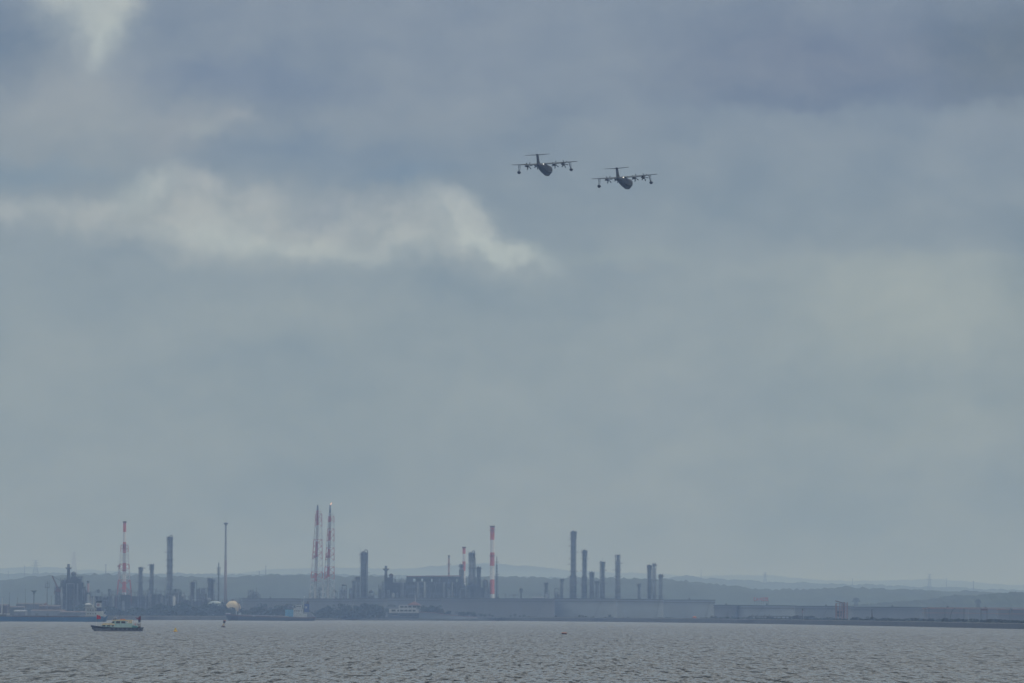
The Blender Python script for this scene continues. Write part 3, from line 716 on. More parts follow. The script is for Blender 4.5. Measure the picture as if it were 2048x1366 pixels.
# ---------------------------------------------------------------- flare towers
def flare(px, label, bands, top, tip, half_top, half_bot, lean, flame=False, low=1.0, n=16):
    t = Th('flare_tower', label, 'flare tower', px, 7200, group='red and white lattice flare towers')
    cz = [(t.z(r_), c) for r_, c in bands]
    def col(z):
        c0 = 0
        for r_, c in cz:
            if z <= r_: c0 = c
        return c0
    s = t.s; zt = t.z(top)
    mb = MB(); edges = cz + [(0, 0)]
    for (za, c), (zb, _) in zip(edges, edges[1:]): mb.tube((lean * s * (1 - zb / zt), 0, zb), (lean * s * (1 - za / zt), 0, za), 2.5 * s if zb < zt * .4 else 2.4 * s, 2.3 * s, 12, c)
    mb.build('riser_pipe', ['white_paint', 'red_paint'], t.o)
    mb = MB(); 
    for dx, rr in ((-3.0, .55), (3.0, .35)): mb.tube(((lean + dx) * s, 2.6, 0), (dx * .6 * s, 2.6, zt * .93), rr, rr * .8, 6, 0)
    mb.build('service_pipe', ['steel_light'], t.o)
    lattice(t, 0, zt * .97, half_bot * 2 * s, half_top * 2 * s, n, col, r=.36, cx=lean * s + 2 * s, cxt=2.5 * s)
    MB().lathe([(1.9 * s, t.z(top) - 1), (2.0 * s, t.z(top - (top - tip) * .5)), (1.2 * s, t.z(tip + 2)), (1.35 * s, t.z(tip))], 0, 0, 12).build('burner_tip', 'column_dark', t.o)
    for r_ in (top + 2, top + 14, 1086 + (px > 640) * 4, 1110, 1162):
        z = t.z(r_); c = col(z); f = z / zt; w = (half_bot + (half_top - half_bot) * f)
        mb = MB().box((lean * (1 - f) - w * .8) * s, (lean * (1 - f) + w * 1.15 + 1) * s, -w * s, w * s, z - .25, z)
        for q in range(6): mb.tube(((lean * (1 - f) - w * .8 + q * w * .38) * s, -w * s, z), ((lean * (1 - f) - w * .8 + q * w * .38) * s, -w * s, z + 1.4), .1, n=4)
        mb.build('platform', 'red_paint' if c else 'steel_light', t.o)
    for r_ in (1116, 1156):
        z = t.z(r_); f = z / zt; MB().box((lean * (1 - f) - 5.5) * s, (lean * (1 - f) - 1.5) * s, -1.5, 1.5, z, z + 3.2).build('knockout_box', 'red_paint', t.o)
    if flame:
        r1 = random.Random(5); z = t.z(tip); f = MB()
        f.loft([[((.9 + dx) * s + rr * s * math.cos(k * PI / 5), rr * s * math.sin(k * PI / 5), z + dz * s) for k in range(10)] for dx, dz, rr in ((0, -.4, .5), (.3, 1.2, 1.2), (1.0, 2.6, 1.3), (1.7, 4.0, .8), (2.2, 5.2, .15))])
        f.build('flame', 'flame', t.o, smooth=True)
flare(634.0, 'left one of the two red and white flare towers, wider base, no flame', [(1021, 1), (1050, 0), (1083, 1), (1114, 0), (1146, 1), (1163, 0)], 1021, 1009.5, 6.0, 14.5, -5)
flare(659.0, 'right one of the two red and white flare towers, small flame at its tip', [(1026, 0), (1033, 1), (1044, 0), (1062, 1), (1081, 0), (1098, 1), (1115, 0), (1134, 1), (1153, 0)], 1026, 1010, 5.5, 12.5, -5, flame=True)

# small units around the flare feet and the big central column
D0 = 7300
t = Th('process_unit', 'low structure at the foot of the left flare tower', 'process unit', 628, D0); unit(t, [(618, 626, 1188), (626, 634, 1184), (634, 645, 1190)], 12, 31, vessels=4, blocks=2)
column_tower(t, 1176, 4, 'column_dark', plats=2, cx=11, pipe=False)
t = Th('process_unit', 'tiny structure with a peaked head between the flares and the grey block', 'process unit', 669, D0); unit(t, [(664, 674, 1186)], 10, 32, vessels=3, blocks=2); MB().lathe([(2.8, t.z(1186)), (2.2, t.z(1181)), (.4, t.z(1177))], 0, 0, 10).build('peak', 'column_dark', t.o)
t = Th('process_unit', 'short paired blocks with a knobbed top left of the tall looped column', 'process unit', 686, D0); unit(t, [(679, 684, 1176), (684, 693, 1170)], 12, 33, vessels=4, blocks=4, fill=1.0); MB().lathe([(2.6, t.z(1172)), (2.9, t.z(1169)), (.5, t.z(1166.5))], t.x(687), 0, 10).build('knob', 'column_dark', t.o)
t = Th('process_unit', 'very small post like structure left of the twin pale columns', 'process unit', 700.5, D0); unit(t, [(698, 703, 1180)], 8, 34, vessels=2, blocks=1); MB().lathe([(2.3, t.z(1182)), (1.8, t.z(1177)), (.4, t.z(1175.5))], 0, 0, 10).build('head', 'column_dark', t.o)
t = Th('distillation_column', 'slim pale column, shortest of three left of the tall looped one', 'column', 707, D0); column_tower(t, 1161, 4.2, 'column_dark', plats=2, lower=(1170, 5))
t = Th('distillation_column', 'pale mid height column touching the tall looped one on its left', 'column', 715, D0 + 15); column_tower(t, 1152, 6.6, 'column', plats=3)
t = Th('distillation_column', 'very thick tall column with a round pipe loop on its head', 'column', 727, D0); column_tower(t, 1102, 12.2, 'column_dark', plats=3, loop=6.5, side=1)
MB().path([(t.x(721), -1, t.z(1106)), (t.x(720.5), -1, t.z(1098)), (t.x(716), -1, t.z(1095))], .15, n=4).build('davit', 'steel', t.o)
t = Th('process_unit', 'low humped structure right of the thick looped column', 'process unit', 743, D0); unit(t, [(735, 740, 1186), (740, 748, 1183), (748, 757, 1191)], 12, 35, vessels=4, blocks=3); MB().lathe([(3, t.z(1186)), (2.6, t.z(1182)), (.5, t.z(1179.5))], t.x(742), 0, 10).build('hump', 'steel_rust', t.o)

# central process block with stack, drum and long red edged canopy
t = Th('process_unit', 'large dark process block with short platformed stack and drum, left of the canopy', 'process unit', 785, D0)
unit(t, [(757, 764, 1172), (764, 770, 1163), (770, 790, 1158), (790, 800, 1163), (800, 812, 1162)], 26, 41, vessels=14, blocks=9, fill=1.0, pipes=12)
MB().box(t.x(766), t.x(812), -7, 7, 0, t.z(1165)).build('heater_box', 'column_dark', t.o)
MB().lathe([(2.3, 0), (1.9, t.z(1150)), (1.6, t.z(1131.5))], t.x(771.5), -3, 14).build('stack', 'column_dark', t.o, smooth=True)
MB().lathe([(1.7, t.z(1142)), (4.5, t.z(1137.8)), (4.5, t.z(1137.3)), (1.6, t.z(1137))], t.x(771.5), -3, 14).build('stack_platform', 'steel', t.o)
drum(t, 782, 1147, 1156, 11, 8, 'steel_rust')
for i, (px, r_) in enumerate(((789, 1150), (791.5, 1152), (797.5, 1150), (803.5, 1155), (806.5, 1158), (811, 1156))):
    MB().tube((t.x(px), -2, t.z(1163)), (t.x(px + (-1 if i % 2 else .5)), -2, t.z(r_)), .22, .12, 5).build('vent_pipe', 'steel', t.o)
t = Th('cooler_building', 'long dark process hall under a thin red edged canopy roof', 'process hall', 868, D0)
x0, x1 = t.x(813), t.x(921); zr = t.z(1152)
MB().box(x0, x1, -11, 11, zr - 3.6, zr - .8).build('fan_deck', 'column_dark', t.o)
MB().loft([[(x0 - .5, -12, zr - .79), (x0 - .5, -12, zr - .1), (x0 - .5, 12, zr - .1), (x0 - .5, 12, zr - .79)], [(x1, -12, zr - .4), (x1, -12, zr + .9), (x1, 12, zr + .9), (x1, 12, zr - .4)]]).build('canopy_edge', 'pink_paint', t.o)
bays = [813, 820, 824, 832, 838, 841, 848, 856, 861, 866, 870.5, 876, 882, 893, 901, 911, 917, 921]
for px in bays: MB().box(t.x(px) - .7, t.x(px) + .7, -10.5, 10.5, 0, zr - 3.6).build('column_post', 'column_dark', t.o)
for a, b in ((813, 826), (832, 841), (846, 861), (866, 869), (871, 877), (882, 896), (898, 912), (916, 921)): MB().box(t.x(a), t.x(b), -8, 8, t.z(1164), zr - 3.6).build('fan_unit', 'column_dark', t.o)
unit(t, [(813, 866, 1163.5), (866, 921, 1163.5)], 20, 42, vessels=26, blocks=12, fill=1.1, pipes=16, bay=6, mats=('steel', 'column_dark', 'column'))
MB().box(x0, x1, -3, 6, 0, t.z(1164.5)).build('inner_wall', 'column_dark', t.o)
for px, w in ((835.5, 3.0), (849.5, 4.2), (888, 2.6), (905, 2.8)):
    MB().lathe([(w * t.s / 2, 0), (w * t.s / 2, t.z(1166)), (.4, t.z(1164))], t.x(px), -12.5, 12).build('vessel', 'steel_light', t.o, smooth=True)
t = Th('chimney', 'thin pale pink chimney with a dark cap rising behind the canopy hall', 'chimney', 897.3, D0 + 60)
stack(t, 1111, 3.2, 4.6, [(1111, 0), (1117, 1), (1145, 0), (1148, 1)], m=('column_dark', 'pink_paint'), cap=1.4); ring(t, t.z(1129), 1.0, 3.0)
t = Th('chimney', 'short red and white chimney left of the looped pale column, behind the hall', 'chimney', 927.5, D0 + 50)
stack(t, 1094, 6.0, 7.0, [(1094, 1), (1107.5, 0), (1123, 1), (1142, 0)], cap=1.35, rim='roof_red')
t = Th('distillation_column', 'dark column in front of the short red and white chimney', 'column', 922.5, D0); column_tower(t, 1128, 5, 'column_dark', plats=3, side=-1, lower=(1138, 10))
t = Th('distillation_column', 'tall grey column with a pipe loop, right of the short red and white chimney', 'column', 942.5, D0); column_tower(t, 1103, 10.5, 'column', plats=4, loop=4.5, side=1, lower=(1150, 12.5))
MB().path([(t.x(948.5), -1.5, t.z(1112)), (t.x(950.5), -1.5, t.z(1117)), (t.x(950.5), -1.5, 0)], .3).build('side_pipe', 'steel', t.o)
t = Th('distillation_column', 'shorter dark column between the looped grey column and the big striped chimney', 'column', 956.5, D0); column_tower(t, 1133, 7.4, 'column_dark', plats=4, lower=(1165, 8.4), spike=2)
t = Th('process_unit', 'pipework and small vessels left of the foot of the big striped chimney', 'process unit', 970, D0); unit(t, [(960, 968, 1163), (968, 974, 1160), (974, 979, 1166)], 14, 43, vessels=6, blocks=2, fill=.9, mats=('steel', 'column_dark', 'column'), pipes=8)
MB().lathe([(3.6, 0), (3.6, t.z(1163)), (2.4, t.z(1158.5)), (.4, t.z(1157))], t.x(970.5), 0, 12).build('reactor', 'column', t.o, smooth=True)
t = Th('process_unit', 'grey structure filling the gap below the looped grey column', 'process unit', 936, D0 - 20); unit(t, [(915, 932, 1158), (932, 960, 1156)], 16, 44, vessels=10, blocks=6, fill=1.0, mats=('steel', 'column', 'column_dark'), pipes=8)
t = Th('chimney', 'big red and white striped chimney, tallest right of centre', 'chimney', 984, D0)
stack(t, 1052, 8.4, 10.0, [(1052, 1), (1079.5, 0), (1105, 1), (1131.5, 0), (1159, 1), (1188, 0)], cap=1.3, plats=[(1061.5, 13.5), (1112, 12)], rim='roof_red', n=24)
t = Th('guyed_flare', 'needle like dark lattice flare close on the right of the big striped chimney', 'flare tower', 993.2, D0 + 30)
MB().tube((0, 0, 0), (0, 0, t.z(1113)), 1.3, .45, 8).build('riser_pipe', 'column_dark', t.o)
lattice(t, 0, t.z(1130), 7.6, 1.8, 16, lambda z: 0, m=('steel',), r=.2); ring(t, t.z(1125), .5, 2.4); ring(t, t.z(1150), 1, 3.0)

# little things on the skyline right of the chimney
t = Th('process_unit', 'row of tiny pipe frames just right of the needle flare', 'process unit', 1022, D0); unit(t, [(1010, 1013, 1189), (1018, 1026, 1191), (1026, 1036, 1190)], 8, 45, vessels=3, blocks=1, pipes=3)
MB().path([(t.x(1033 + 3.2 * math.cos(a)), 0, t.z(1192) + 3.2 * t.s * math.sin(a)) for a in [k * PI / 8 for k in range(9)]], .5).build('arched_pipe', 'steel', t.o)
t = Th('water_tower', 'tiny tower with a bulbous head on the tank farm skyline', 'tower', 1042, D0); column_tower(t, 1180, 3.6, 'column_dark', plats=2, pipe=False)
MB().ell((0, 0, t.z(1178.5)), (2.4, 2.4, 2.2), 12, 8).build('bulb', 'column_dark', t.o, smooth=True)
t = Th('low_roof', 'low bright white roof just above the tank rims', 'building', 1076, D0 - 60)
MB().box(t.x(1065), t.x(1087), 0, 20, 0, t.z(1195.5)).build('wall', 'column', t.o)
MB().box(t.x(1064), t.x(1088), -1, 21, t.z(1195.5) + .003, t.z(1193.6)).build('roof', 'white_paint', t.o)
t = Th('process_unit', 'low uneven pipework behind the bright white roof', 'process unit', 1075, D0); unit(t, [(1058, 1066, 1190), (1066, 1082, 1188)], 8, 46, vessels=3, blocks=2, pipes=4)
t = Th('distillation_column', 'small column on a stepped base, right of the bright white roof', 'column', 1091.5, D0); column_tower(t, 1165, 4.8, 'column_dark', plats=2, spike=2); unit(t, [(1088, 1098, 1181)], 10, 47, vessels=3, blocks=3, fill=1.0)
t = Th('process_unit', 'small vessel group with an arched pipe left of the slim short column', 'process unit', 1114, D0); unit(t, [(1109, 1118, 1178)], 10, 48, vessels=3, blocks=3, fill=1.0)
MB().path([(t.x(1109.5), -1, 0), (t.x(1109.5), -1, t.z(1180))] + [(t.x(1113 - 3.5 * math.cos(a)), -1, t.z(1180) + 3.6 * t.s * math.sin(a)) for a in [k * PI / 8 for k in range(9)]], .4).build('arched_pipe', 'steel', t.o)
t = Th('distillation_column', 'slim short column right of the arched pipe group', 'column', 1123, D0); column_tower(t, 1157, 4.6, 'column_dark', plats=2, spike=1.5, lower=(1176, 6))

cols = [ # px, top, width, material, lower, upper, plats, spike, side, label
 (1146, 1061, 9.6, 'column_dark', (1150, 14.0), None, 12, 2.5, 1, 'tallest column of the right hand group, thick with many rings'),
 (1168.5, 1099, 8.0, 'column_dark', (1152, 11.5), None, 9, 2, 1, 'second tallest thick column, right of the tallest ringed one'),
 (1183.3, 1143, 8.0, 'column_dark', (1175, 9.0), None, 4, 2, -1, 'mid height column with a broad crown, third in the right hand group'),
 (1193, 1161, 5.4, 'column', None, None, 3, 1, 1, 'short slim column tucked between two taller ones in the right hand group'),
 (1205, 1123, 6.4, 'column_dark', (1166, 9.5), None, 7, 6, 1, 'slender column with a long rod and a separate riser on its left'),
 (1235.8, 1109, 8.8, 'column', (1172, 10.2), (1122, 5.4), 8, 0, -1, 'lone pale column with a narrower neck at its top'),
 (1277.8, 1167, 4.6, 'column_dark', (1180, 5.4), None, 2, 0, 1, 'short column standing alone left of the final trio'),
 (1299, 1129, 7.4, 'column_dark', None, None, 2, 2, -1, 'dark smooth column, left of the final trio'),
 (1307.6, 1127, 6.6, 'column', None, (1137, 3.4), 3, 0, 1, 'pale column with a thin neck, middle of the final trio'),
 (1320.8, 1148, 6.4, 'column', (1190, 7.4), None, 4, 1, 1, 'lowest column, right of the final trio')]
for k, (px, top, w, m, lo, up, pl, sp, sd_, lab) in enumerate(cols):
    t = Th('distillation_column', lab, 'column', px, D0 + 20 * (k % 2)); column_tower(t, top, w, m, lower=lo, upper=up, plats=pl, spike=sp, side=sd_)
    if px == 1205: MB().path([(t.x(1200), 0, 0), (t.x(1200), 0, t.z(1124)), (t.x(1201), 0, t.z(1122)), (t.x(1203), 0, t.z(1124))], .5).build('riser_pipe', 'column_dark', t.o)
    if px == 1146: MB().box(t.x(1141), t.x(1151), -1, 1, t.z(1066), t.z(1065)).build('crane_davit', 'steel', t.o)

# ---------------------------------------------------------------- crude oil tanks
def tank(a, b, top, D, m, label, rim='column_dark', group='wide cylindrical oil tanks', seed=0, girder=5.5):
    t = Th('oil_tank', label, 'oil tank', (a + b) / 2, D, group=group); r = (b - a) / 2 * t.s; zt = t.z(top)
    t.o.location.y = D + r
    MB().lathe([(r, 0), (r, zt), (r - .6, zt), (r - .6, zt - 2)], 0, 0, 72).build('shell', m, t.o, smooth=False)
    MB().lathe([(r + .02, zt - .9), (r + 1.1, zt - .9), (r + 1.1, zt), (r + .02, zt)], 0, 0, 72).build('top_rim', rim, t.o)
    zg = zt - girder * t.s
    MB().lathe([(r + .02, zg - .7), (r + 1.2, zg - .7), (r + 1.2, zg), (r + .02, zg)], 0, 0, 72).build('wind_girder', rim, t.o)
    rr = random.Random(int(a)); st = MB(); a0 = -PI / 2 + rr.uniform(-.7, .7)
    pts = [((r + .8) * math.cos(a0 + k * .03), (r + .8) * math.sin(a0 + k * .03), zt * k / 10) for k in range(11)]
    st.path(pts, .18, n=4); st.path([(x, y, z + 1.1) for x, y, z in pts], .07, n=4); st.build('stair', 'steel', t.o)
    MB().box(-.8, .8, -r - .9, -r + .3, zt, zt + rr.uniform(1.2, 2.4)).build('gauge_platform', 'steel', t.o)
    return t
TK = [(480, 600, 1196.5, 6900, 'tank_mid', 'oil tank farthest left, mostly behind trees under the isolated furnace'),
      (604, 700, 1197, 6900, 'tank_mid', 'oil tank below the feet of the two flare towers'),
      (704, 772, 1196.2, 6900, 'tank_mid', 'small oil tank below the thick looped column'),
      (770, 880, 1195.2, 6900, 'tank_mid', 'pale oil tank directly behind the office with the red roof'),
      (882, 1110, 1196.4, 6900, 'tank_dark', 'widest and darkest oil tank, below the big striped chimney'),
      (1112, 1232, 1196.6, 6880, 'tank_pale', 'pale oil tank below the tallest ringed column'),
      (1234, 1328, 1197.6, 6860, 'tank_pale', 'pale oil tank below the lone necked column and the final trio'),
      (1330, 1427, 1199.2, 6840, 'tank_pale', 'last tall oil tank before the row steps down'),
      (1428, 1476, 1209.6, 6400, 'tank_dark', 'narrow lower oil tank at the step in the row'),
      (1477, 1590, 1210.2, 6300, 'tank_pale', 'lower pale oil tank under the red rooftop letters'),
      (1592, 1712, 1211.6, 6200, 'tank_mid', 'lower oil tank behind the pink loader frame'),
      (1713, 1856, 1213.6, 6000, 'tank_dark', 'lower dark oil tank, last with a double rim')]
for k_, q in enumerate(TK):
    q = list(q)
    if k_ % 2: q[0] -= 5; q[1] += 5; q[3] += 90
    tank(*q)
for q in [(1850, 1940, 1216.2, 5500, 'tank_dark', 'faint low tank with pinkish rim, first right of the double rimmed row'), (1932, 2010, 1217, 5700, 'tank_mid', 'faint low tank behind the curved pipe on the right'), (2000, 2110, 1218, 5100, 'tank_dark', 'faint low tank cut by the right edge')]:
    tank(*q, rim='pink_paint', group='low tanks at the right edge', girder=9)

# rooftop lettering, strokes too small to read in the photograph
t = Th('rooftop_sign', 'row of small illegible red letters on a frame above the lower tanks', 'sign', 1522, 6650)
zb = t.z(1202.5); MB().box(t.x(1508), t.x(1537), -.3, .3, zb, zb + .5).build('base_beam', 'steel', t.o)
for k in range(7): MB().tube((t.x(1509 + k * 4.6), 0, 0), (t.x(1509 + k * 4.6), 0, zb), .22, n=5).build('post', 'steel', t.o)
u_ = t.s; hgt = 5.6 * u_
strokes = {0: [((0, 0), (0, 1)), ((0, 1), (3.2, 1)), ((0, 0), (3.2, 0))], 1: [((0, 0), (1.5, 1)), ((1.5, 1), (3, 0)), ((.7, .4), (2.3, .4))], 2: [((1.2, 0), (1.2, 1))],
           3: [((0, 1), (1.5, 0)), ((1.5, 0), (3, 1))], 4: [((0, 1), (3, 1)), ((3, 1), (0, 0)), ((0, 0), (3, 0))], 5: [((0, 0), (0, 1)), ((0, 1), (2.8, 1)), ((0, .5), (2.5, .5)), ((0, 0), (2.8, 0))]}
for k, g in enumerate((0, 1, 2, 3, 4, 4, 5)):
    mb = MB(); ox = t.x(1508.2 + k * 4.25)
    for (ax, az_), (bx, bz) in strokes[g]: mb.tube((ox + ax * u_, -.5, zb + .8 + az_ * hgt), (ox + bx * u_, -.5, zb + .8 + bz * hgt), .42, n=6)
    mb.build('letter', 'red_paint', t.o)

# ---------------------------------------------------------------- far pylons and masts
def pylon(px, top, base, D, label, m='steel', w=9.0, arms=3):
    gz = P(px, base, D).z; t = Th('power_pylon', label, 'pylon', px, D, gz=gz, group='far lattice pylons and masts on the ridge')
    h = t.z(top); lattice(t, -6, h, w, 1.2, 9, lambda z: 0, m=(m,), r=.42, name='tower_body')
    for k in range(arms):
        z = h * (.96 - .16 * k); a = w * (.55 + .1 * k)
        MB().tube((-a, 0, z), (0, 0, z + 1.5), .4, n=4).tube((a, 0, z), (0, 0, z + 1.5), .4, n=4).box(-a, a, -.4, .4, z - .4, z + .3).build('cross_arm', m, t.o)
def mast(px, top, base, D, label, m='steel'):
    gz = P(px, base, D).z; t = Th('radio_mast', label, 'mast', px, D, gz=gz, group='far lattice pylons and masts on the ridge')
    h = t.z(top); MB().tube((0, 0, -6), (0, 0, h), 1.0, .5, 6).build('pole', m, t.o); MB().box(-1.9, 1.9, -1.9, 1.9, h - 2.4, h - 1.6).build('top_platform', m, t.o)
pylon(70.5, 1120, 1150, 17000, 'faint broad armed pylon above the ridge near the left edge', w=20)
mast(48.5, 1131, 1154, 15000, 'faint thin mast left of the broad armed pylon'); mast(16, 1142, 1156, 15000, 'faint low mast closest to the left edge')
pylon(147, 1103, 1146, 18500, 'faint pinkish pylon above the dark structure with the drum', m='pink_paint', w=20)
mast(211, 1128, 1152, 11500, 'faint mast left of the lattice framed chimney')
mast(531, 1131, 1150, 12900, 'very faint mast above the ridge left of the flares'); mast(518, 1142, 1152, 12900, 'very faint short mast beside a taller one')
mast(1402, 1140, 1160, 17500, 'faint mast on the ridge right of the final column trio'); pylon(1530, 1145, 1165, 17500, 'faint pylon on the ridge above the red letters', w=12)
mast(1705, 1157, 1172, 17500, 'faint mast right of the middle of the right ridge'); pylon(1859, 1148, 1178, 17500, 'faint pylon on the ridge, tallest on the right', w=13)
mast(1893, 1156, 1175, 17500, 'faint mast just right of the tallest right hand pylon'); mast(1947, 1161, 1182, 15000, 'faint thin mast on the ridge near the right edge'); mast(2031, 1182, 1192, 8200, 'short mast on the dark hill at the right edge')
pylon(1712, 1197, 1214, 7600, 'dark small pylon behind the pink loader frame', w=8); pylon(1956, 1200, 1216, 7000, 'small dark pylon behind the low tanks on the right', w=6)

# ---------------------------------------------------------------- waterfront
def office():
    D = 6560; t = Th('office_building', 'pale waterfront office with window rows and a red hipped roof', 'building', 812, D)
    X, Z = t.x, t.z
    MB().box(X(776), X(842), 0, 22, 0, Z(1226)).build('ground_floor', 'wall_blue', t.o)
    MB().box(X(778), X(840), 3, 22, Z(1226) + .003, Z(1217.5)).build('middle_floor', 'wall_white', t.o)
    MB().box(X(797), X(841), 6, 22, Z(1217.5) + .003, Z(1210)).build('upper_floor', 'wall_white', t.o)
    MB().box(X(765), X(797), 8, 22, Z(1217.5) + .003, Z(1214)).build('annex_floor', 'tank_mid', t.o)
    for a, b, r0, r1, y in [(800, 807, 1212, 1215.5, 6), (808.5, 814.5, 1212, 1215.5, 6), (816, 823, 1211.6, 1215.2, 6), (825, 832, 1211.6, 1215.2, 6), (833.5, 839.5, 1211.6, 1215.2, 6),
                            (794.5, 798, 1219.5, 1223, 3), (800, 807, 1219.5, 1223, 3), (808.5, 815, 1219.5, 1223, 3), (816.5, 823, 1219.5, 1223, 3), (825, 831, 1219.5, 1223, 3), (783, 791, 1219, 1223, 3),
                            (784, 795, 1227, 1231, 0), (800, 805, 1229, 1233, 0), (808, 812, 1229, 1233, 0), (818, 824, 1229, 1233, 0), (829, 834, 1229, 1233, 0)]:
        w = MB().box(X(a), X(b), y - .15, y + .05, Z(r1), Z(r0)).build('window', 'glass_dark', t.o)
        MB().box(X(a) - .15, X(b) + .15, y - .3, y - .16, Z(r1) - .35, Z(r1) - .05).build('sill', 'wall_white', w)
    zr = Z(1210) + .003; MB().loft([[(X(814), 4, zr), (X(842), 4, zr), (X(842), 24, zr), (X(814), 24, zr)], [(X(827), 13, Z(1203)), (X(830), 13, Z(1203)), (X(830), 15, Z(1203)), (X(827), 15, Z(1203))]]).build('roof', 'roof_red', t.o)
    MB().box(X(796), X(814) - .05, 5, 23, zr, zr + .6).build('flat_roof', 'steel_light', t.o)
    MB().tube((X(830), 14, Z(1203.5)), (X(830), 14, Z(1190)), .5, .35, 6).build('flag_mast', 'white_paint', t.o)
    MB().box(X(779), X(787), 10, 16, Z(1214) + .003, Z(1210.5)).build('roof_plant', 'steel', t.o)
office()
def embankment():
    D = 6480; g = MB(); secs = []
    for px, r0 in ((838, 1224.5), (862, 1225), (880, 1228), (905, 1231), (930, 1233.6), (955, 1235.2)):
        x = P(px, 1228, D).x; z = P(px, r0, D).z; secs.append([(x, D, GZ - .5), (x, D + 6, z), (x, D + 18, z), (x, D + 30, GZ - .5)])
    tag(g.loft(secs).build('embankment', 'wall_blue'), kind='structure')
    g = MB(); g.loft([[(a[1][0], a[1][1] - .3, a[1][2] + .004), (a[1][0], a[1][1] - .3, a[1][2] + .5), (a[1][0], a[1][1] + .3, a[1][2] + .5), (a[1][0], a[1][1] + .3, a[1][2] + .004)] for a in secs])
    tag(g.build('guard_wall', 'pink_paint'), 'long pale pink parapet sloping down right of the office', 'parapet')
embankment()
t = shed(697, 712, 1226, 6520, 'box_blue', 'steel_light', 'small light blue shed below the dark trees, left of the office', depth=10, wins=2, pitch=.8)

def jetty():
    t = Th('loading_jetty', 'dark roofed jetty shed on posts below the lower tanks', 'jetty', 1538, 5280); X, Z = t.x, t.z
    MB().box(X(1497), X(1580), -7, 7, Z(1233.2), Z(1231.6)).build('roof', 'steel', t.o)
    for a in (1498, 1501.5, 1511, 1522, 1527, 1534, 1536, 1541, 1546, 1553, 1562, 1571, 1579): MB().box(X(a) - .5, X(a) + .5, -6, -5, 0, Z(1233.2)).build('post', 'steel', t.o)
    MB().box(X(1535), X(1546), -5, 5, 0, Z(1234)).build('control_cabin', 'column_dark', t.o); MB().box(X(1549), X(1579), -4, 5, Z(1240), Z(1236.5)).build('gangway', 'steel_rust', t.o)
    for a in (1504, 1529, 1538): MB().tube((X(a), 0, Z(1232)), (X(a + 1), 0, Z(1228.5)), .25, n=5).build('vent_pipe', 'steel', t.o)
jetty()
def loader():
    t = Th('ship_loader', 'faint pink framed loading tower with slanting roof in front of the lower tanks', 'loader', 1684, 5000); X, Z = t.x, t.z
    for a in (1672, 1679, 1684, 1689, 1694): MB().box(X(a) - .45, X(a) + .45, -5, -4.2, 0, Z(1206 if a < 1688 else 1204)).build('post', 'pink_paint', t.o)
    for a in (1672, 1684, 1694): MB().box(X(a) - .4, X(a) + .4, 4, 4.8, 0, Z(1208)).build('post', 'pink_paint', t.o)
    for r_ in (1208, 1214, 1221, 1228): MB().box(X(1671.5), X(1695), -5.3, 5, Z(r_), Z(r_ - 1)).build('deck', 'pink_paint', t.o)
    MB().loft([[(X(1671), -6, Z(1202.5)), (X(1671), -6, Z(1201)), (X(1671), 6, Z(1201)), (X(1671), 6, Z(1202.5))], [(X(1685), -6, Z(1206.6)), (X(1685), -6, Z(1205)), (X(1685), 6, Z(1205)), (X(1685), 6, Z(1206.6))]]).build('roof', 'roof_red', t.o)
    MB().box(X(1674), X(1683), -4, 3, Z(1233), Z(1222)).build('cabin', 'column_dark', t.o); MB().box(X(1687), X(1690), -4.1, 4, 0, Z(1204)).build('lift_shaft', 'steel_rust', t.o)
loader()
t = Th('beacon_tower', 'slim red topped pole beacon in front of the lower tanks', 'beacon', 1605, 5000)
stack(t, 1218, 2.0, 3.2, [(1218, 1), (1225, 0)], m=('steel', 'roof_red'), cap=1.2)
t = Th('beacon_tower', 'slender reddish pole rising from the tree line right of the pink frame', 'beacon', 1744, 4700)
stack(t, 1219, 2.0, 3.0, [(1219, 0)], m=('steel_rust',), cap=1.3)
t = Th('round_tank', 'small orange round topped tank on the shore right of centre', 'tank', 1389, 5700)
MB().lathe([(5.4 * t.s, 0), (5.4 * t.s, t.z(1237)), (4 * t.s, t.z(1233.6)), (1 * t.s, t.z(1232.4))], 0, 0, 20).build('shell', 'orange', t.o, smooth=True); ring(t, t.z(1237), 5.3 * t.s, 5.9 * t.s)
t = Th('curved_pipe', 'dark curving pipe against the faint low tanks on the right', 'pipe', 1901, 4700)
MB().path([(t.x(1900), 0, 0), (t.x(1900.5), 0, t.z(1234)), (t.x(1903), 0, t.z(1224)), (t.x(1907), 0, t.z(1218)), (t.x(1911), 0, t.z(1215.5))], .38).build('arm', 'column_dark', t.o)
MB().box(-1.2, 1.2, -1.2, 1.2, 0, 2).build('footing', 'concrete_dark', t.o)
t = Th('conveyor_bridge', 'long thin pinkish gantry line above the low tanks on the right', 'gantry', 1950, 4800)
MB().box(t.x(1855), t.x(2110), -1, 1, t.z(1216.3), t.z(1215)).build('deck', 'pink_paint', t.o)
for a in (1858, 1890, 1928, 1962, 1974, 2020, 2060, 2100): MB().tube((t.x(a), 0, 0), (t.x(a), 0, t.z(1216.3)), .35, n=5).build('post', 'column_dark', t.o)
MB().box(t.x(1962), t.x(1975), -2, 2, t.z(1221), t.z(1217.5)).build('transfer_house', 'roof_red', t.o); MB().box(t.x(2021), t.x(2025), -2, 2, t.z(1221), t.z(1217)).build('transfer_house', 'column_dark', t.o)

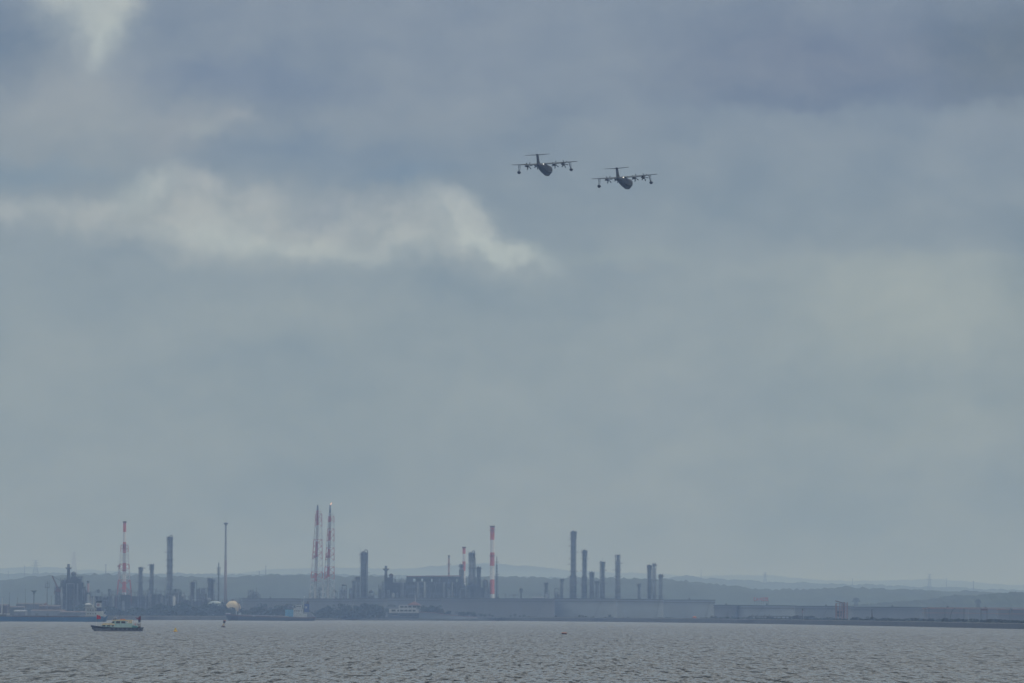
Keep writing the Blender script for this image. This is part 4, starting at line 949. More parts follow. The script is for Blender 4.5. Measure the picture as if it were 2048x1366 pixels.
# ---------------------------------------------------------------- trees
def crown_mesh(seed, m, kind='round'):
    rr = random.Random(seed); mb = MB(); lobes = []
    for k in range(8): lobes.append((rr.uniform(-.30, .30), rr.uniform(-.25, .25), rr.uniform(.42, .84), rr.uniform(.14, .26)))
    for k in range(420):
        lx, ly, lz, lr = rr.choice(lobes); a, b = rr.uniform(0, 2 * PI), rr.uniform(-1.2, 1.5); q = lr * rr.uniform(.55, 1.12)
        c = Vector((lx + q * math.cos(a) * math.cos(b), ly + q * math.sin(a) * math.cos(b), lz + q * math.sin(b) * .9)); z = rr.uniform(.025, .06)
        n = Vector((rr.gauss(0, 1), rr.gauss(0, 1), rr.gauss(0, 1))).normalized(); p = n.orthogonal().normalized() * z; w = n.cross(p).normalized() * z * rr.uniform(.5, 1)
        i = len(mb.v); mb.v += [tuple(c + p), tuple(c + w), tuple(c - p), tuple(c - w)]; mb.face((i, i + 1, i + 2, i + 3))
    me_o = mb.build('crown', m); return me_o
def tree_proto(seed, m):
    root = bpy.data.objects.new('tree', None); C.objects.link(root)
    tr = MB().tube((0, 0, 0), (.02, 0, .45), .035, .022, 6)
    for k in range(4):
        a = k * 1.6 + seed; tr.tube((.01, 0, .28 + .05 * k), (.2 * math.cos(a), .2 * math.sin(a), .6 + .05 * k), .016, .006, 5)
    tr.build('trunk', 'bark', root); c = crown_mesh(seed, m); c.parent = root
    return root
PROT = [tree_proto(10 + k, ('leaf', 'leaf_dark', 'leaf', 'leaf_brown', 'leaf_dark')[k]) for k in range(5)]
USED = [False] * 5
ORD = ['first', 'second', 'third', 'fourth', 'fifth', 'sixth', 'seventh', 'eighth', 'ninth', 'tenth', 'eleventh', 'twelfth', 'thirteenth', 'fourteenth']
def tree_row(spec, D, where, group, back=14, w=1.0):
    rr = random.Random(int(spec[0][0])); n = len(spec)
    for k, (px, top) in enumerate(spec):
        i = rr.randrange(5); d = D(px) if callable(D) else D; d += rr.uniform(0, back)
        if not USED[i]: o = PROT[i]; USED[i] = True
        else: o = copy_tree(PROT[i])
        if px > 1580: top -= 2.2; w = max(w, 1.7)
        x = P(px, 1228, d).x; h = (P(px, top, d).z - GZ) * 1.03
        o.location = (x, d, GZ); o.scale = (h * rr.uniform(1.0, 1.35) * w, h * 1.1 * w, h); o.rotation_euler[2] = rr.uniform(0, 6.28)
        lab = ('only tree ' if n == 1 else ORD[k] + ' tree from left ') + where
        tag(o, lab, 'tree', group)
sD = lambda px: shore_D(px) + 22
tree_row([(404, 1212), (414, 1209), (424, 1207), (434, 1206), (443, 1208), (452, 1213)], 6480, 'in the dark clump hiding the white domed tank', 'dark trees by the domed tank')
tree_row([(486, 1216), (495, 1219), (504, 1215), (515, 1211), (524, 1208), (533, 1212), (543, 1217), (556, 1214)], 6460, 'in the clump behind the bow half of the brown ship', 'trees behind the brown ship')
tree_row([(565, 1212), (577, 1208), (590, 1209), (602, 1214)], 6500, 'in the clump above the light blue deck box', 'trees above the deck box')
tree_row([(634, 1220), (644, 1218), (653, 1214), (662, 1211), (673, 1217)], 6460, 'just right of the blue funnel', 'trees right of the blue funnel')
tree_row([(686, 1208), (698, 1210), (709, 1208.5), (719, 1212), (728, 1207.5), (738, 1209), (749, 1209), (758, 1208), (767, 1216)], 6470, 'in the tall grove left of the office', 'grove left of the office')
tree_row([(679, 1221), (691, 1219), (703, 1219), (715, 1220), (727, 1219), (739, 1219), (752, 1220), (764, 1222)], 6450, 'in the low front row of the grove left of the office', 'front row of the grove', w=1.3)
tree_row([(780, 1208.5), (786, 1210)], 6590, 'sticking up behind the left wing of the office', 'trees behind the office')
tree_row([(845, 1211), (852, 1215), (861, 1211.5), (868, 1210.5), (876, 1213), (882, 1219)], 6530, 'in the clump on the slope right of the office', 'clump on the slope')
tree_row([(890, 1224), (897, 1222)], 6520, 'on the bare slope between two clumps', 'trees on the bare slope')
tree_row([(919, 1223), (927, 1223.5), (935, 1223), (943, 1223), (950, 1227)], 6500, 'in the flat topped clump at the foot of the slope', 'flat topped clump', w=1.2)
tree_row([(961, 1227), (970, 1228), (979, 1227), (986, 1230)], sD, 'of the sparse bushes below the widest dark tank', 'sparse bushes by the dark tank')
tree_row([(1022, 1230), (1030, 1227), (1040, 1230), (1049, 1228), (1058, 1232)], sD, 'of the low bushes at the right end of the dark tank', 'low bushes at the dark tank')
tree_row([(1106, 1234), (1112, 1230)], sD, 'of the pair where dark and pale tanks meet', 'pair of bushes')
tree_row([(1151, 1233), (1159, 1230), (1165, 1230), (1171, 1231), (1187, 1232), (1200, 1235), (1211, 1233)], sD, 'of the little trees below the tallest ringed column', 'little trees below the tallest column')
tree_row([(1219, 1229), (1224, 1233), (1247, 1234), (1256, 1233), (1266, 1235)], sD, 'of the little trees below the lone necked column', 'little trees below the necked column')
tree_row([(1404, 1237), (1414, 1235), (1424, 1231), (1432, 1232), (1441, 1233), (1456, 1233), (1466, 1232), (1474, 1234)], sD, 'between the orange tank and the jetty', 'trees between orange tank and jetty')
tree_row([(1586, 1233), (1596, 1232.5), (1613, 1234), (1621, 1233), (1629, 1237), (1645, 1240), (1655, 1238)], lambda px: shore_D(px) + 40, 'between the jetty and the pink loader frame', 'trees between jetty and loader')
tree_row([(1666, 1239), (1707, 1237), (1716, 1236), (1732, 1239), (1741, 1236), (1751, 1239)], lambda px: shore_D(px) + 30, 'of the row around the reddish pole', 'trees around the reddish pole')
tree_row([(1762, 1239), (1770, 1238), (1779, 1240), (1790, 1241), (1798, 1239), (1808, 1241)], lambda px: shore_D(px) + 25, 'in the first round clump right of the reddish pole', 'first round clump on the right')
tree_row([(1825, 1238), (1833, 1237.5), (1842, 1239), (1856, 1240), (1864, 1239), (1873, 1242)], lambda px: shore_D(px) + 25, 'in the twin clumps right of the last dark tank', 'twin clumps on the right')
tree_row([(1883, 1240), (1892, 1238), (1901, 1240), (1914, 1239), (1922, 1240), (1932, 1241), (1944, 1244)], lambda px: shore_D(px) + 25, 'in the clumps around the curved pipe', 'clumps around the curved pipe')
tree_row([(1964, 1243), (1974, 1241), (1984, 1240.5), (1994, 1241), (2003, 1244), (2015, 1243), (2024, 1242), (2033, 1242.5), (2043, 1245), (2054, 1243)], lambda px: shore_D(px) + 22, 'of the dark green trees along the right edge shore', 'dark trees at the right edge')

def woodland():
    rr = random.Random(9); mb = MB()
    for k in range(15000):
        px = rr.uniform(150, 770) if rr.random() < .75 else rr.uniform(150, 480)
        top = 1214 + 5 * math.sin(px * .031) + 3 * math.sin(px * .13 + 1) + (5 if px > 470 else 0) + (3 if px > 620 else 0)
        d = 6440 + rr.uniform(-20, 90); sc = pix_s(d); ht = max(2.0, P(px, top, d).z - GZ)
        z = ht * (1 - rr.random() ** 1.6) * rr.uniform(.75, 1.05); x = P(px, 1228, d).x; q = rr.uniform(.6, 1.6)
        n = Vector((rr.gauss(0, 1), rr.gauss(0, 1), rr.gauss(0, 1))).normalized(); p = n.orthogonal().normalized() * q; w = n.cross(p).normalized() * q * .7; c = Vector((x, d, GZ + z))
        i = len(mb.v); mb.v += [tuple(c + p), tuple(c + w), tuple(c - p), tuple(c - w)]; mb.face((i, i + 1, i + 2, i + 3))
    tag(mb.build('woodland', 'leaf_dark'), kind='stuff')
woodland()
def scrub():
    rr = random.Random(19); mb = MB()
    for k in range(12000):
        px = rr.uniform(780, 2100); d = shore_D(px) + rr.uniform(8, 20); h = 1.1 + 1.2 * abs(math.sin(px * .02) * math.sin(px * .057 + 1)) + (1.2 if px > 1400 else 0)
        q = rr.uniform(.25, .7); c = Vector((P(px, 1228, d).x, d, GZ + h * rr.random() * .9))
        n = Vector((rr.gauss(0, 1), rr.gauss(0, 1), rr.gauss(0, 1))).normalized(); p = n.orthogonal().normalized() * q; w = n.cross(p).normalized() * q * .7
        i = len(mb.v); mb.v += [tuple(c + p), tuple(c + w), tuple(c - p), tuple(c - w)]; mb.face((i, i + 1, i + 2, i + 3))
    tag(mb.build('scrub', 'leaf_dark'), kind='stuff')
scrub()

# ---------------------------------------------------------------- ships
def hull_secs(X, Z, keel, stations, beam):
    """stations: (px_top, px_waterline, deck_row, half-breadth factor)"""
    secs = []
    for pt, pw, dr, f in stations:
        b = beam / 2 * f; xt, xw, zd = X(pt), X(pw), Z(dr)
        secs.append([(xw, -b * .75, keel), (xw, -b * .95, 0.0), (xt, -b, zd), (xt, b, zd), (xw, b * .95, 0.0), (xw, b * .75, keel)])
    return secs
def blue_ship():
    D = dist_at(120, 1243.2); t = Th('cargo_ship', 'long low blue cargo ship cut off at the left edge, bridge aft', 'ship', 100, D, gz=0); X, Z = t.x, t.z
    st = [(-52, -46, 1229, .08), (-44, -40, 1230, .5), (-30, -28, 1231, .9), (0, 0, 1233.2, 1), (30, 30, 1234.2, 1), (100, 100, 1234.6, 1), (165, 165, 1234.2, 1), (195, 193, 1233, .95), (210, 204, 1232, .8), (216, 210, 1231.4, .5)]
    h = MB().loft(hull_secs(X, Z, -2, st, 16)); h.build('hull', 'hull_blue', t.o)
    r = MB()
    for y in (-7.6, 7.6): r.path([(X(p), y, Z(q) + .5) for p, _, q, _ in st[2:-2]], .28, n=4)
    r.build('bulwark', 'hull_brown', t.o)
    for a, b in ((26, 58), (60, 92), (94, 126), (128, 158)): MB().box(X(a), X(b), -5, 5, Z(1234.8), Z(1231.4)).build('hatch_cover', 'steel_rust', t.o)
    MB().box(X(-20), X(14), -5, 5, Z(1234), Z(1229)).build('forecastle', 'steel', t.o)
    for a, w in ((2, 4), (10, 3), (17, 6)): MB().lathe([(w * .25, Z(1230)), (w * .25, Z(1227))], X(a), -3, 8).build('winch', 'ship_white', t.o)
    MB().tube((X(3.5), 0, Z(1231)), (X(4.6), 0, Z(1197)), .55, .3, 6).build('foremast', 'ship_white', t.o)
    MB().box(X(172), X(212), -6.5, 6.5, Z(1234), Z(1230.2)).build('poop_house', 'ship_white', t.o)
    MB().box(X(173), X(205), -6, 6, Z(1230.2) + .003, Z(1222)).build('deck_house', 'ship_white', t.o)
    MB().box(X(171), X(193), -6.5, 6.5, Z(1222) + .003, Z(1215.5)).build('accommodation', 'ship_white', t.o)
    br = MB().box(X(172), X(186), -7.5, 7.5, Z(1215.5) + .003, Z(1208.5)).build('bridge', 'ship_white', t.o)
    MB().box(X(168.5), X(188), -8.2, 8.2, Z(1215.2), Z(1214.4)).build('bridge_wing', 'ship_white', t.o)
    for k in range(5): MB().box(X(173 + k * 2.5), X(174.8 + k * 2.5), -7.65, -7.4, Z(1212.6), Z(1210.4)).build('window', 'glass_dark', br)
    for row in (1219.5, 1226.5):
        for k in range(4): MB().box(X(176 + k * 5), X(178 + k * 5), -6.65, -6.4, Z(row + 1.6), Z(row - .6)).build('porthole', 'glass_dark', t.o)
    MB().lathe([(3.0, Z(1208.5)), (2.4, Z(1207)), (.5, Z(1206))], X(176), 0, 12).build('radar_dome', 'white_paint', t.o)
    MB().tube((X(187.5), 0, Z(1215)), (X(187.5), 0, Z(1190)), .4, .18, 6).box(X(183.5), X(190), -.4, .4, Z(1204), Z(1203.4)).box(X(182), X(186), -.4, .4, Z(1200.6), Z(1200)).build('main_mast', 'ship_white', t.o)
    f = MB().loft([[(X(191.8), -2.6, Z(1225)), (X(202.2), -2.6, Z(1225)), (X(202.2), 2.6, Z(1225)), (X(191.8), 2.6, Z(1225))], [(X(192), -2.6, Z(1214.4)), (X(202.2), -2.6, Z(1214.4)), (X(202.2), 2.6, Z(1214.4)), (X(192), 2.6, Z(1214.4))]]).build('funnel', 'flag_navy', t.o)
    MB().box(X(192), X(202), -2.63, 2.63, Z(1214.4) + .003, Z(1205)).build('white_band', 'ship_white', f)
    for k in range(1): MB().loft([[(X(196.6) + r_ * math.cos(a), y, Z(1209.6) + r_ * math.sin(a)) for a in [i * PI / 10 for i in range(20)]] for r_, y in ((1.35, -2.62), (1.35, -2.75))]).build('emblem', 'pink_paint', f)
    MB().loft([[(X(191.5), -2.9, Z(1205) + .003), (X(202.5), -2.9, Z(1205) + .003), (X(202.5), 2.9, Z(1205) + .003), (X(191.5), 2.9, Z(1205) + .003)], [(X(193), -2.9, Z(1202.3)), (X(204.5), -2.9, Z(1200.8)), (X(204.5), 2.9, Z(1200.8)), (X(193), 2.9, Z(1202.3))]]).build('funnel_top', 'black_rubber', f)
    MB().tube((X(205), -2, Z(1230)), (X(209), -2, Z(1221)), .3, n=5).tube((X(209), -2, Z(1230)), (X(204), -2, Z(1222)), .25, n=5).build('davit', 'ship_white', t.o)
    MB().box(X(204), X(211), -6.6, -3, Z(1231), Z(1227.8)).build('lifeboat', 'ship_white', t.o)
blue_ship()
def brown_ship():
    D = dist_at(540, 1241.3); t = Th('cargo_ship', 'low dark cargo ship with brown gunwale and blue funnel, moored near the cream sphere', 'ship', 542, D, gz=0); X, Z = t.x, t.z
    st = [(450.5, 457, 1227.6, .06), (453, 460, 1228.4, .35), (462, 467, 1229.2, .75), (476, 478, 1231, 1), (500, 500, 1231.8, 1), (545, 545, 1232.8, 1), (580, 580, 1234.2, 1), (605, 605, 1235.4, 1), (620, 618, 1235.2, .9), (629, 624, 1234.4, .7), (632, 627, 1234, .4)]
    MB().loft(hull_secs(X, Z, -2, st, 15)).build('hull', 'hull_dark', t.o)
    g = MB(); secs = []
    for pt, pw, dr, f in st:
        b = 7.5 * f + .05; secs.append([(X(pt), -b, Z(dr) - 1.1), (X(pt) - .1, -b - .03, Z(dr) + .5), (X(pt) - .1, b + .03, Z(dr) + .5), (X(pt), b, Z(dr) - 1.1)])
    g.loft(secs).build('gunwale', 'hull_brown', t.o)
    h = MB(); h.loft([[(X(p), -5.5, Z(r_ + .8)), (X(p), -5.5, Z(r_ - .5)), (X(p), 5.5, Z(r_ - .5)), (X(p), 5.5, Z(r_ + .8))] for p, r_ in ((473, 1229.9), (500, 1230.6), (545, 1231.6), (577, 1232.6))]); h.build('hatch_cover', 'white_paint', t.o)
    for a in (508.5, 544): MB().prism([(X(a - 4), Z(1230.8)), (X(a + 4), Z(1230.8)), (X(a + 2.4), Z(1233)), (X(a - 2.4), Z(1233))], -7.75, -7.3).build('freeing_port', 'steel_light', t.o)
    MB().box(X(452), X(461), -3, 3, Z(1228.4), Z(1226.4)).build('windlass', 'white_paint', t.o)
    MB().tube((X(472.5), 0, Z(1230)), (X(472.7), 0, Z(1215)), .45, .3, 6).build('foremast', 'ship_white', t.o)
    MB().box(X(477), X(482), -2, 2, Z(1230.2), Z(1225.5)).build('deck_locker', 'pale_dome', t.o)
    MB().box(X(570.5), X(586.5), -5, 5, Z(1233.5), Z(1219)).build('deck_box', 'box_blue', t.o)
    MB().box(X(587), X(614), -6, 6, Z(1235), Z(1227)).build('deck_house', 'ship_white', t.o)
    MB().box(X(587.2), X(606), -5.6, 5.6, Z(1227) + .003, Z(1216.6)).build('accommodation', 'ship_white', t.o)
    br = MB().box(X(592), X(603), -7, 7, Z(1216.6) + .003, Z(1210)).build('bridge', 'ship_white', t.o)
    for k in range(4): MB().box(X(593 + k * 2.4), X(594.7 + k * 2.4), -7.15, -6.9, Z(1213.8), Z(1211.6)).build('window', 'glass_dark', br)
    for k in range(5): MB().box(X(589 + k * 3.4), X(590.6 + k * 3.4), -5.75, -5.5, Z(1222.5), Z(1220.5)).build('porthole', 'glass_dark', t.o)
    MB().tube((X(606), 0, Z(1216)), (X(608.2), 0, Z(1193)), .35, .2, 6).box(X(603.5), X(608.5), -.4, .4, Z(1205.5), Z(1204.8)).build('main_mast', 'ship_white', t.o)
    MB().ell((X(608.3), 0, Z(1192.8)), (.45, .45, .45), 8, 6).build('masthead_light', 'white_paint', t.o)
    f = MB().box(X(608.8), X(618.4), -2.6, 2.6, Z(1228), Z(1207.5)).build('funnel', 'funnel_blue', t.o)
    MB().box(X(610.4), X(614), -2.72, -2.58, Z(1216.4), Z(1212.6)).build('emblem', 'ship_white', f)
    MB().prism([(X(611.5), Z(1207.5) + .003), (X(618.2), Z(1207.5) + .003), (X(616.6), Z(1202)), (X(615.2), Z(1202))], -2, 2).build('exhaust', 'hull_brown', f)
    MB().prism([(X(604), Z(1235)), (X(620), Z(1235)), (X(620), Z(1225)), (X(616), Z(1224)), (X(604), Z(1224))], -5, 5).build('engine_casing', 'hull_grey', t.o)
    MB().prism([(X(620), Z(1235)), (X(631), Z(1235)), (X(623), Z(1226)), (X(620), Z(1224))], -4, 4).build('stern_gear', 'hull_grey', t.o)
brown_ship()

def patrol_boat():
    D = dist_at(236, 1262.2); t = Th('motor_boat', 'pale green motor boat with cream roofs and flags, nearest boat on the left', 'boat', 236, D, gz=0)
    def X(a): return t.x(160 + a / 13.65)
    def Z(b): return t.z(1185 + b / 13.65)
    W2 = 2.5
    st = [(300, 400, 902, .04), (330, 425, 906, .30), (400, 480, 914, .62), (520, 560, 930, .88), (640, 660, 944, 1), (900, 900, 958, 1), (1250, 1250, 964, 1), (1600, 1590, 962, .97), (1735, 1700, 956, .9)]
    secs = [[(X(w), -W2 * f * .55, -.5), (X(w), -W2 * f * .82, 0.0), (X(a), -W2 * f, Z(d)), (X(a), W2 * f, Z(d)), (X(w), W2 * f * .82, 0.0), (X(w), W2 * f * .55, -.5)] for a, w, d, f in st]
    MB().loft(secs).build('hull', 'hull_grey', t.o)
    MB().loft([[(X(a), -W2 * f - .06, Z(d) - (.62 if a < 700 else .16)), (X(a) - .03, -W2 * f - .1, Z(d) + .12), (X(a) - .03, W2 * f + .1, Z(d) + .12), (X(a), W2 * f + .06, Z(d) - (.62 if a < 700 else .16))] for a, w, d, f in st]).build('rubbing_strake', 'black_rubber', t.o)
    MB().ell((X(352), 0, Z(975)), (.42, .5, .55), 10, 7).build('bow_fender', 'black_rubber', t.o)
    for a in (890, 1000, 1115, 1240, 1358, 1470, 1565, 1655):
        mb = MB(); c = (X(a), -W2 - .22, Z(984)); n = 14
        secs = []
        for i in range(n):
            th_ = 2 * PI * i / n; secs.append([(c[0] + (.36 + .14 * math.cos(q)) * math.cos(th_), c[1] + .16 * math.sin(q), c[2] + (.36 + .14 * math.cos(q)) * math.sin(th_)) for q in [k * PI / 3 for k in range(6)]])
        mb.loft(secs + [secs[0]], cap=False); mb.build('tyre_fender', 'black_rubber', t.o)
    cab = MB().prism([(X(590), Z(952)), (X(960), Z(960)), (X(960), Z(872)), (X(610), Z(872))], -1.85, 1.85).build('forward_cabin', 'mint', t.o)
    MB().prism([(X(590), Z(888)), (X(965), Z(888)), (X(960), Z(862)), (X(880), Z(836)), (X(640), Z(842)), (X(596), Z(872))], -2.0, 2.0).build('cabin_roof', 'cream_roof', t.o)
    for a, b in ((618, 705), (742, 838), (872, 950)): MB().prism([(X(a), Z(928)), (X(b), Z(930)), (X(b), Z(895)), (X(a + 8), Z(894))], -1.9, -1.8).build('window', 'glass_dark', cab)
    house = MB().prism([(X(925), Z(962)), (X(1430), Z(962)), (X(1430), Z(838)), (X(1270), Z(836)), (X(1270), Z(772)), (X(905), Z(772)), (X(885), Z(840)), (X(940), Z(860))], -1.95, 1.95).build('deck_house', 'mint', t.o)
    MB().prism([(X(880), Z(775)), (X(1440), Z(775)), (X(1438), Z(748)), (X(1080), Z(740)), (X(885), Z(752))], -2.15, 2.15).build('wheelhouse_roof', 'cream_roof', t.o)
    for q in ([(985, 842), (1105, 842), (1105, 786), (1000, 786)], [(1138, 842), (1252, 842), (1240, 788), (1138, 786)]): MB().prism([(X(a), Z(b)) for a, b in q], -2.01, -1.9).build('window', 'glass_dark', house)
    MB().prism([(X(872), Z(836)), (X(945), Z(836)), (X(952), Z(792)), (X(898), Z(790))], -2.0, 2.0).build('windscreen', 'glass_dark', house)
    MB().prism([(X(1300), Z(836)), (X(1425), Z(836)), (X(1438), Z(778)), (X(1290), Z(778)), (X(1330), Z(806)), (X(1390), Z(806))], -2.0, -1.9).build('side_bracket', 'cream_roof', t.o)
    MB().box(X(905), X(1010), -.8, .8, Z(748), Z(716)).build('radar_mount', 'steel', t.o); MB().box(X(925), X(995), -1.1, 1.1, Z(690), Z(674)).build('radar_scanner', 'white_paint', t.o)
    MB().tube((X(960), 0, Z(720)), (X(960), 0, Z(688)), .12, n=6).build('radar_post', 'steel', t.o)
    for k in range(3): MB().tube((X(900 + k * 50), -1, Z(748)), (X(900 + k * 50), -1, Z(712)), .07, n=5).build('rail_post', 'white_paint', t.o)
    MB().tube((X(1035), 0, Z(745)), (X(1112), 0, Z(545)), .09, .03, 5).build('aerial', 'steel', t.o)
    MB().box(X(1100), X(1240), -.6, .6, Z(744), Z(722)).build('roof_locker', 'orange', t.o)
    rl = MB()
    for y in (-2.2, 2.2):
        for k in range(6): rl.tube((X(1440 + k * 40), y, Z(960)), (X(1440 + k * 40), y, Z(838)), .045, n=5)
        rl.tube((X(1430), y, Z(838)), (X(1645), y, Z(842)), .05, n=5); rl.tube((X(1430), y, Z(890)), (X(1645), y, Z(892)), .04, n=5)
    rl.build('stern_rail', 'ship_white', t.o)
    MB().prism([(X(1425), Z(955)), (X(1600), Z(955)), (X(1560), Z(912)), (X(1440), Z(895))], -1.9, 1.2).build('tarpaulin', 'teal', t.o)
    MB().box(X(1600), X(1650), -1.9, 1.9, Z(958), Z(905)).build('stern_locker', 'hull_brown', t.o)
    for k, (a, m) in enumerate(((1525, 'flag_red'), (1555, 'ship_white'), (1590, 'roof_red'), (1625, 'hull_brown'))):
        c = (X(a), -2.3, Z(868)); n = 12; secs = []
        for i in range(n):
            th_ = 2 * PI * i / n; secs.append([(c[0] + (.26 + .09 * math.cos(q)) * math.cos(th_), c[1] + .08 * math.sin(q), c[2] + (.26 + .09 * math.cos(q)) * math.sin(th_)) for q in [j * PI / 2 for j in range(4)]])
        MB().loft(secs + [secs[0]], cap=False).build('life_ring', m, t.o)
    def flag(name, px, pts, m, parent):
        mb = MB(); secs = []
        for i, (x, zt_, zb_) in enumerate(pts): y = .12 * math.sin(i * 1.3); secs.append([(X(x), y, Z(zt_)), (X(x), y + .03, Z(zt_)), (X(x), y + .03, Z(zb_)), (X(x), y, Z(zb_))])
        mb.loft(secs).build(name, m, parent)
    MB().tube((X(440), 0, Z(925)), (X(457), 0, Z(600)), .055, .04, 5).build('bow_staff', 'ship_white', t.o)
    flag('bow_flag', 455, [(458, 608, 725), (485, 618, 732), (515, 632, 728), (545, 628, 722), (568, 716 - 40, 718)], 'flag_red', t.o)
    MB().tube((X(1655), 0, Z(960)), (X(1658), 0, Z(628)), .055, .04, 5).build('stern_staff', 'steel', t.o)
    flag('stern_flag', 1655, [(1655, 634, 738), (1630, 640, 745), (1600, 668, 742), (1575, 700, 735), (1545, 690, 708), (1515, 672, 692)], 'flag_maroon', t.o)
    flag('stern_pennant', 1655, [(1650, 738, 800), (1620, 742, 815), (1590, 735, 812)], 'flag_navy', t.o)
patrol_boat()

# ---------------------------------------------------------------- buoys
D = dist_at(351, 1263.2); t = Th('marker_buoy', 'small yellow cone shaped buoy right of the motor boat', 'buoy', 351, D, gz=0)
MB().lathe([(.95, -.3), (.98, .12), (.70, .3), (.42, .95), (.16, 1.5), (.05, 1.62)], 0, 0, 14).build('float', 'yellow', t.o, smooth=True)
MB().lathe([(.97, -.25), (1.02, -.05), (1.0, .1)], 0, 0, 14).build('waterline_band', 'orange', t.o)
MB().tube((.55, 0, .3), (.85, -.2, .62), .06, n=5).build('lifting_handle', 'yellow', t.o)
D = dist_at(448, 1254.6); t = Th('pillar_buoy', 'leaning dark topped pillar buoy below the bow of the brown ship', 'buoy', 446.5, D, gz=0)
tilt = Matrix.Rotation(math.radians(12), 4, 'Y')
b = MB().lathe([(1.0, -.4), (1.15, .1), (1.1, .7), (.3, .9)], 0, 0, 12).build('float', 'hull_brown', t.o)
b = MB().lathe([(.42, .8), (.36, 2.5)], 0, 0, 10).build('pillar', 'cream', t.o)
b = MB().box(-.55, .75, -.5, .5, 2.4, 3.7).build('daymark', 'steel_rust', t.o)
b = MB().box(-.35, .9, -.4, .4, 3.71, 4.0).build('lantern', 'orange', t.o)
t.o.rotation_euler[1] = math.radians(10)
D = dist_at(1128.5, 1268.6); t = Th('drum_buoy', 'low orange topped drum buoy floating alone right of centre', 'buoy', 1128.5, D, gz=0)
MB().loft([[(x, r_ * math.cos(a) , .18 + r_ * math.sin(a)) for a in [k * PI / 8 for k in range(16)]] for x, r_ in ((-.98, .38), (-.92, .46), (.92, .46), (.98, .38))]).build('drum', 'black_rubber', t.o)
MB().loft([[(x, -.40, .44), (x, -.42, .50), (x, -.28, .70), (x, .28, .70), (x, .42, .50), (x, .40, .44)] for x in (-.95, .95)]).build('orange_cover', 'orange', t.o)
for px, row, w, lab in ((1234, 1282.3, 1.0, 'small dark float right of the drum buoy, the rounder one'), (1217, 1284.6, .7, 'smaller dark speck of a float just left of the rounder one')):
    D = dist_at(px, row); t = Th('net_float', lab, 'float', px, D, gz=0, group='dark net floats')
    MB().ell((0, 0, .05), (.36 * w, .3, .2 * w), 12, 8).build('float', 'black_rubber', t.o); MB().tube((0, 0, .1), (.05, 0, .42 * w), .04, n=5).build('stub_mast', 'black_rubber', t.o)

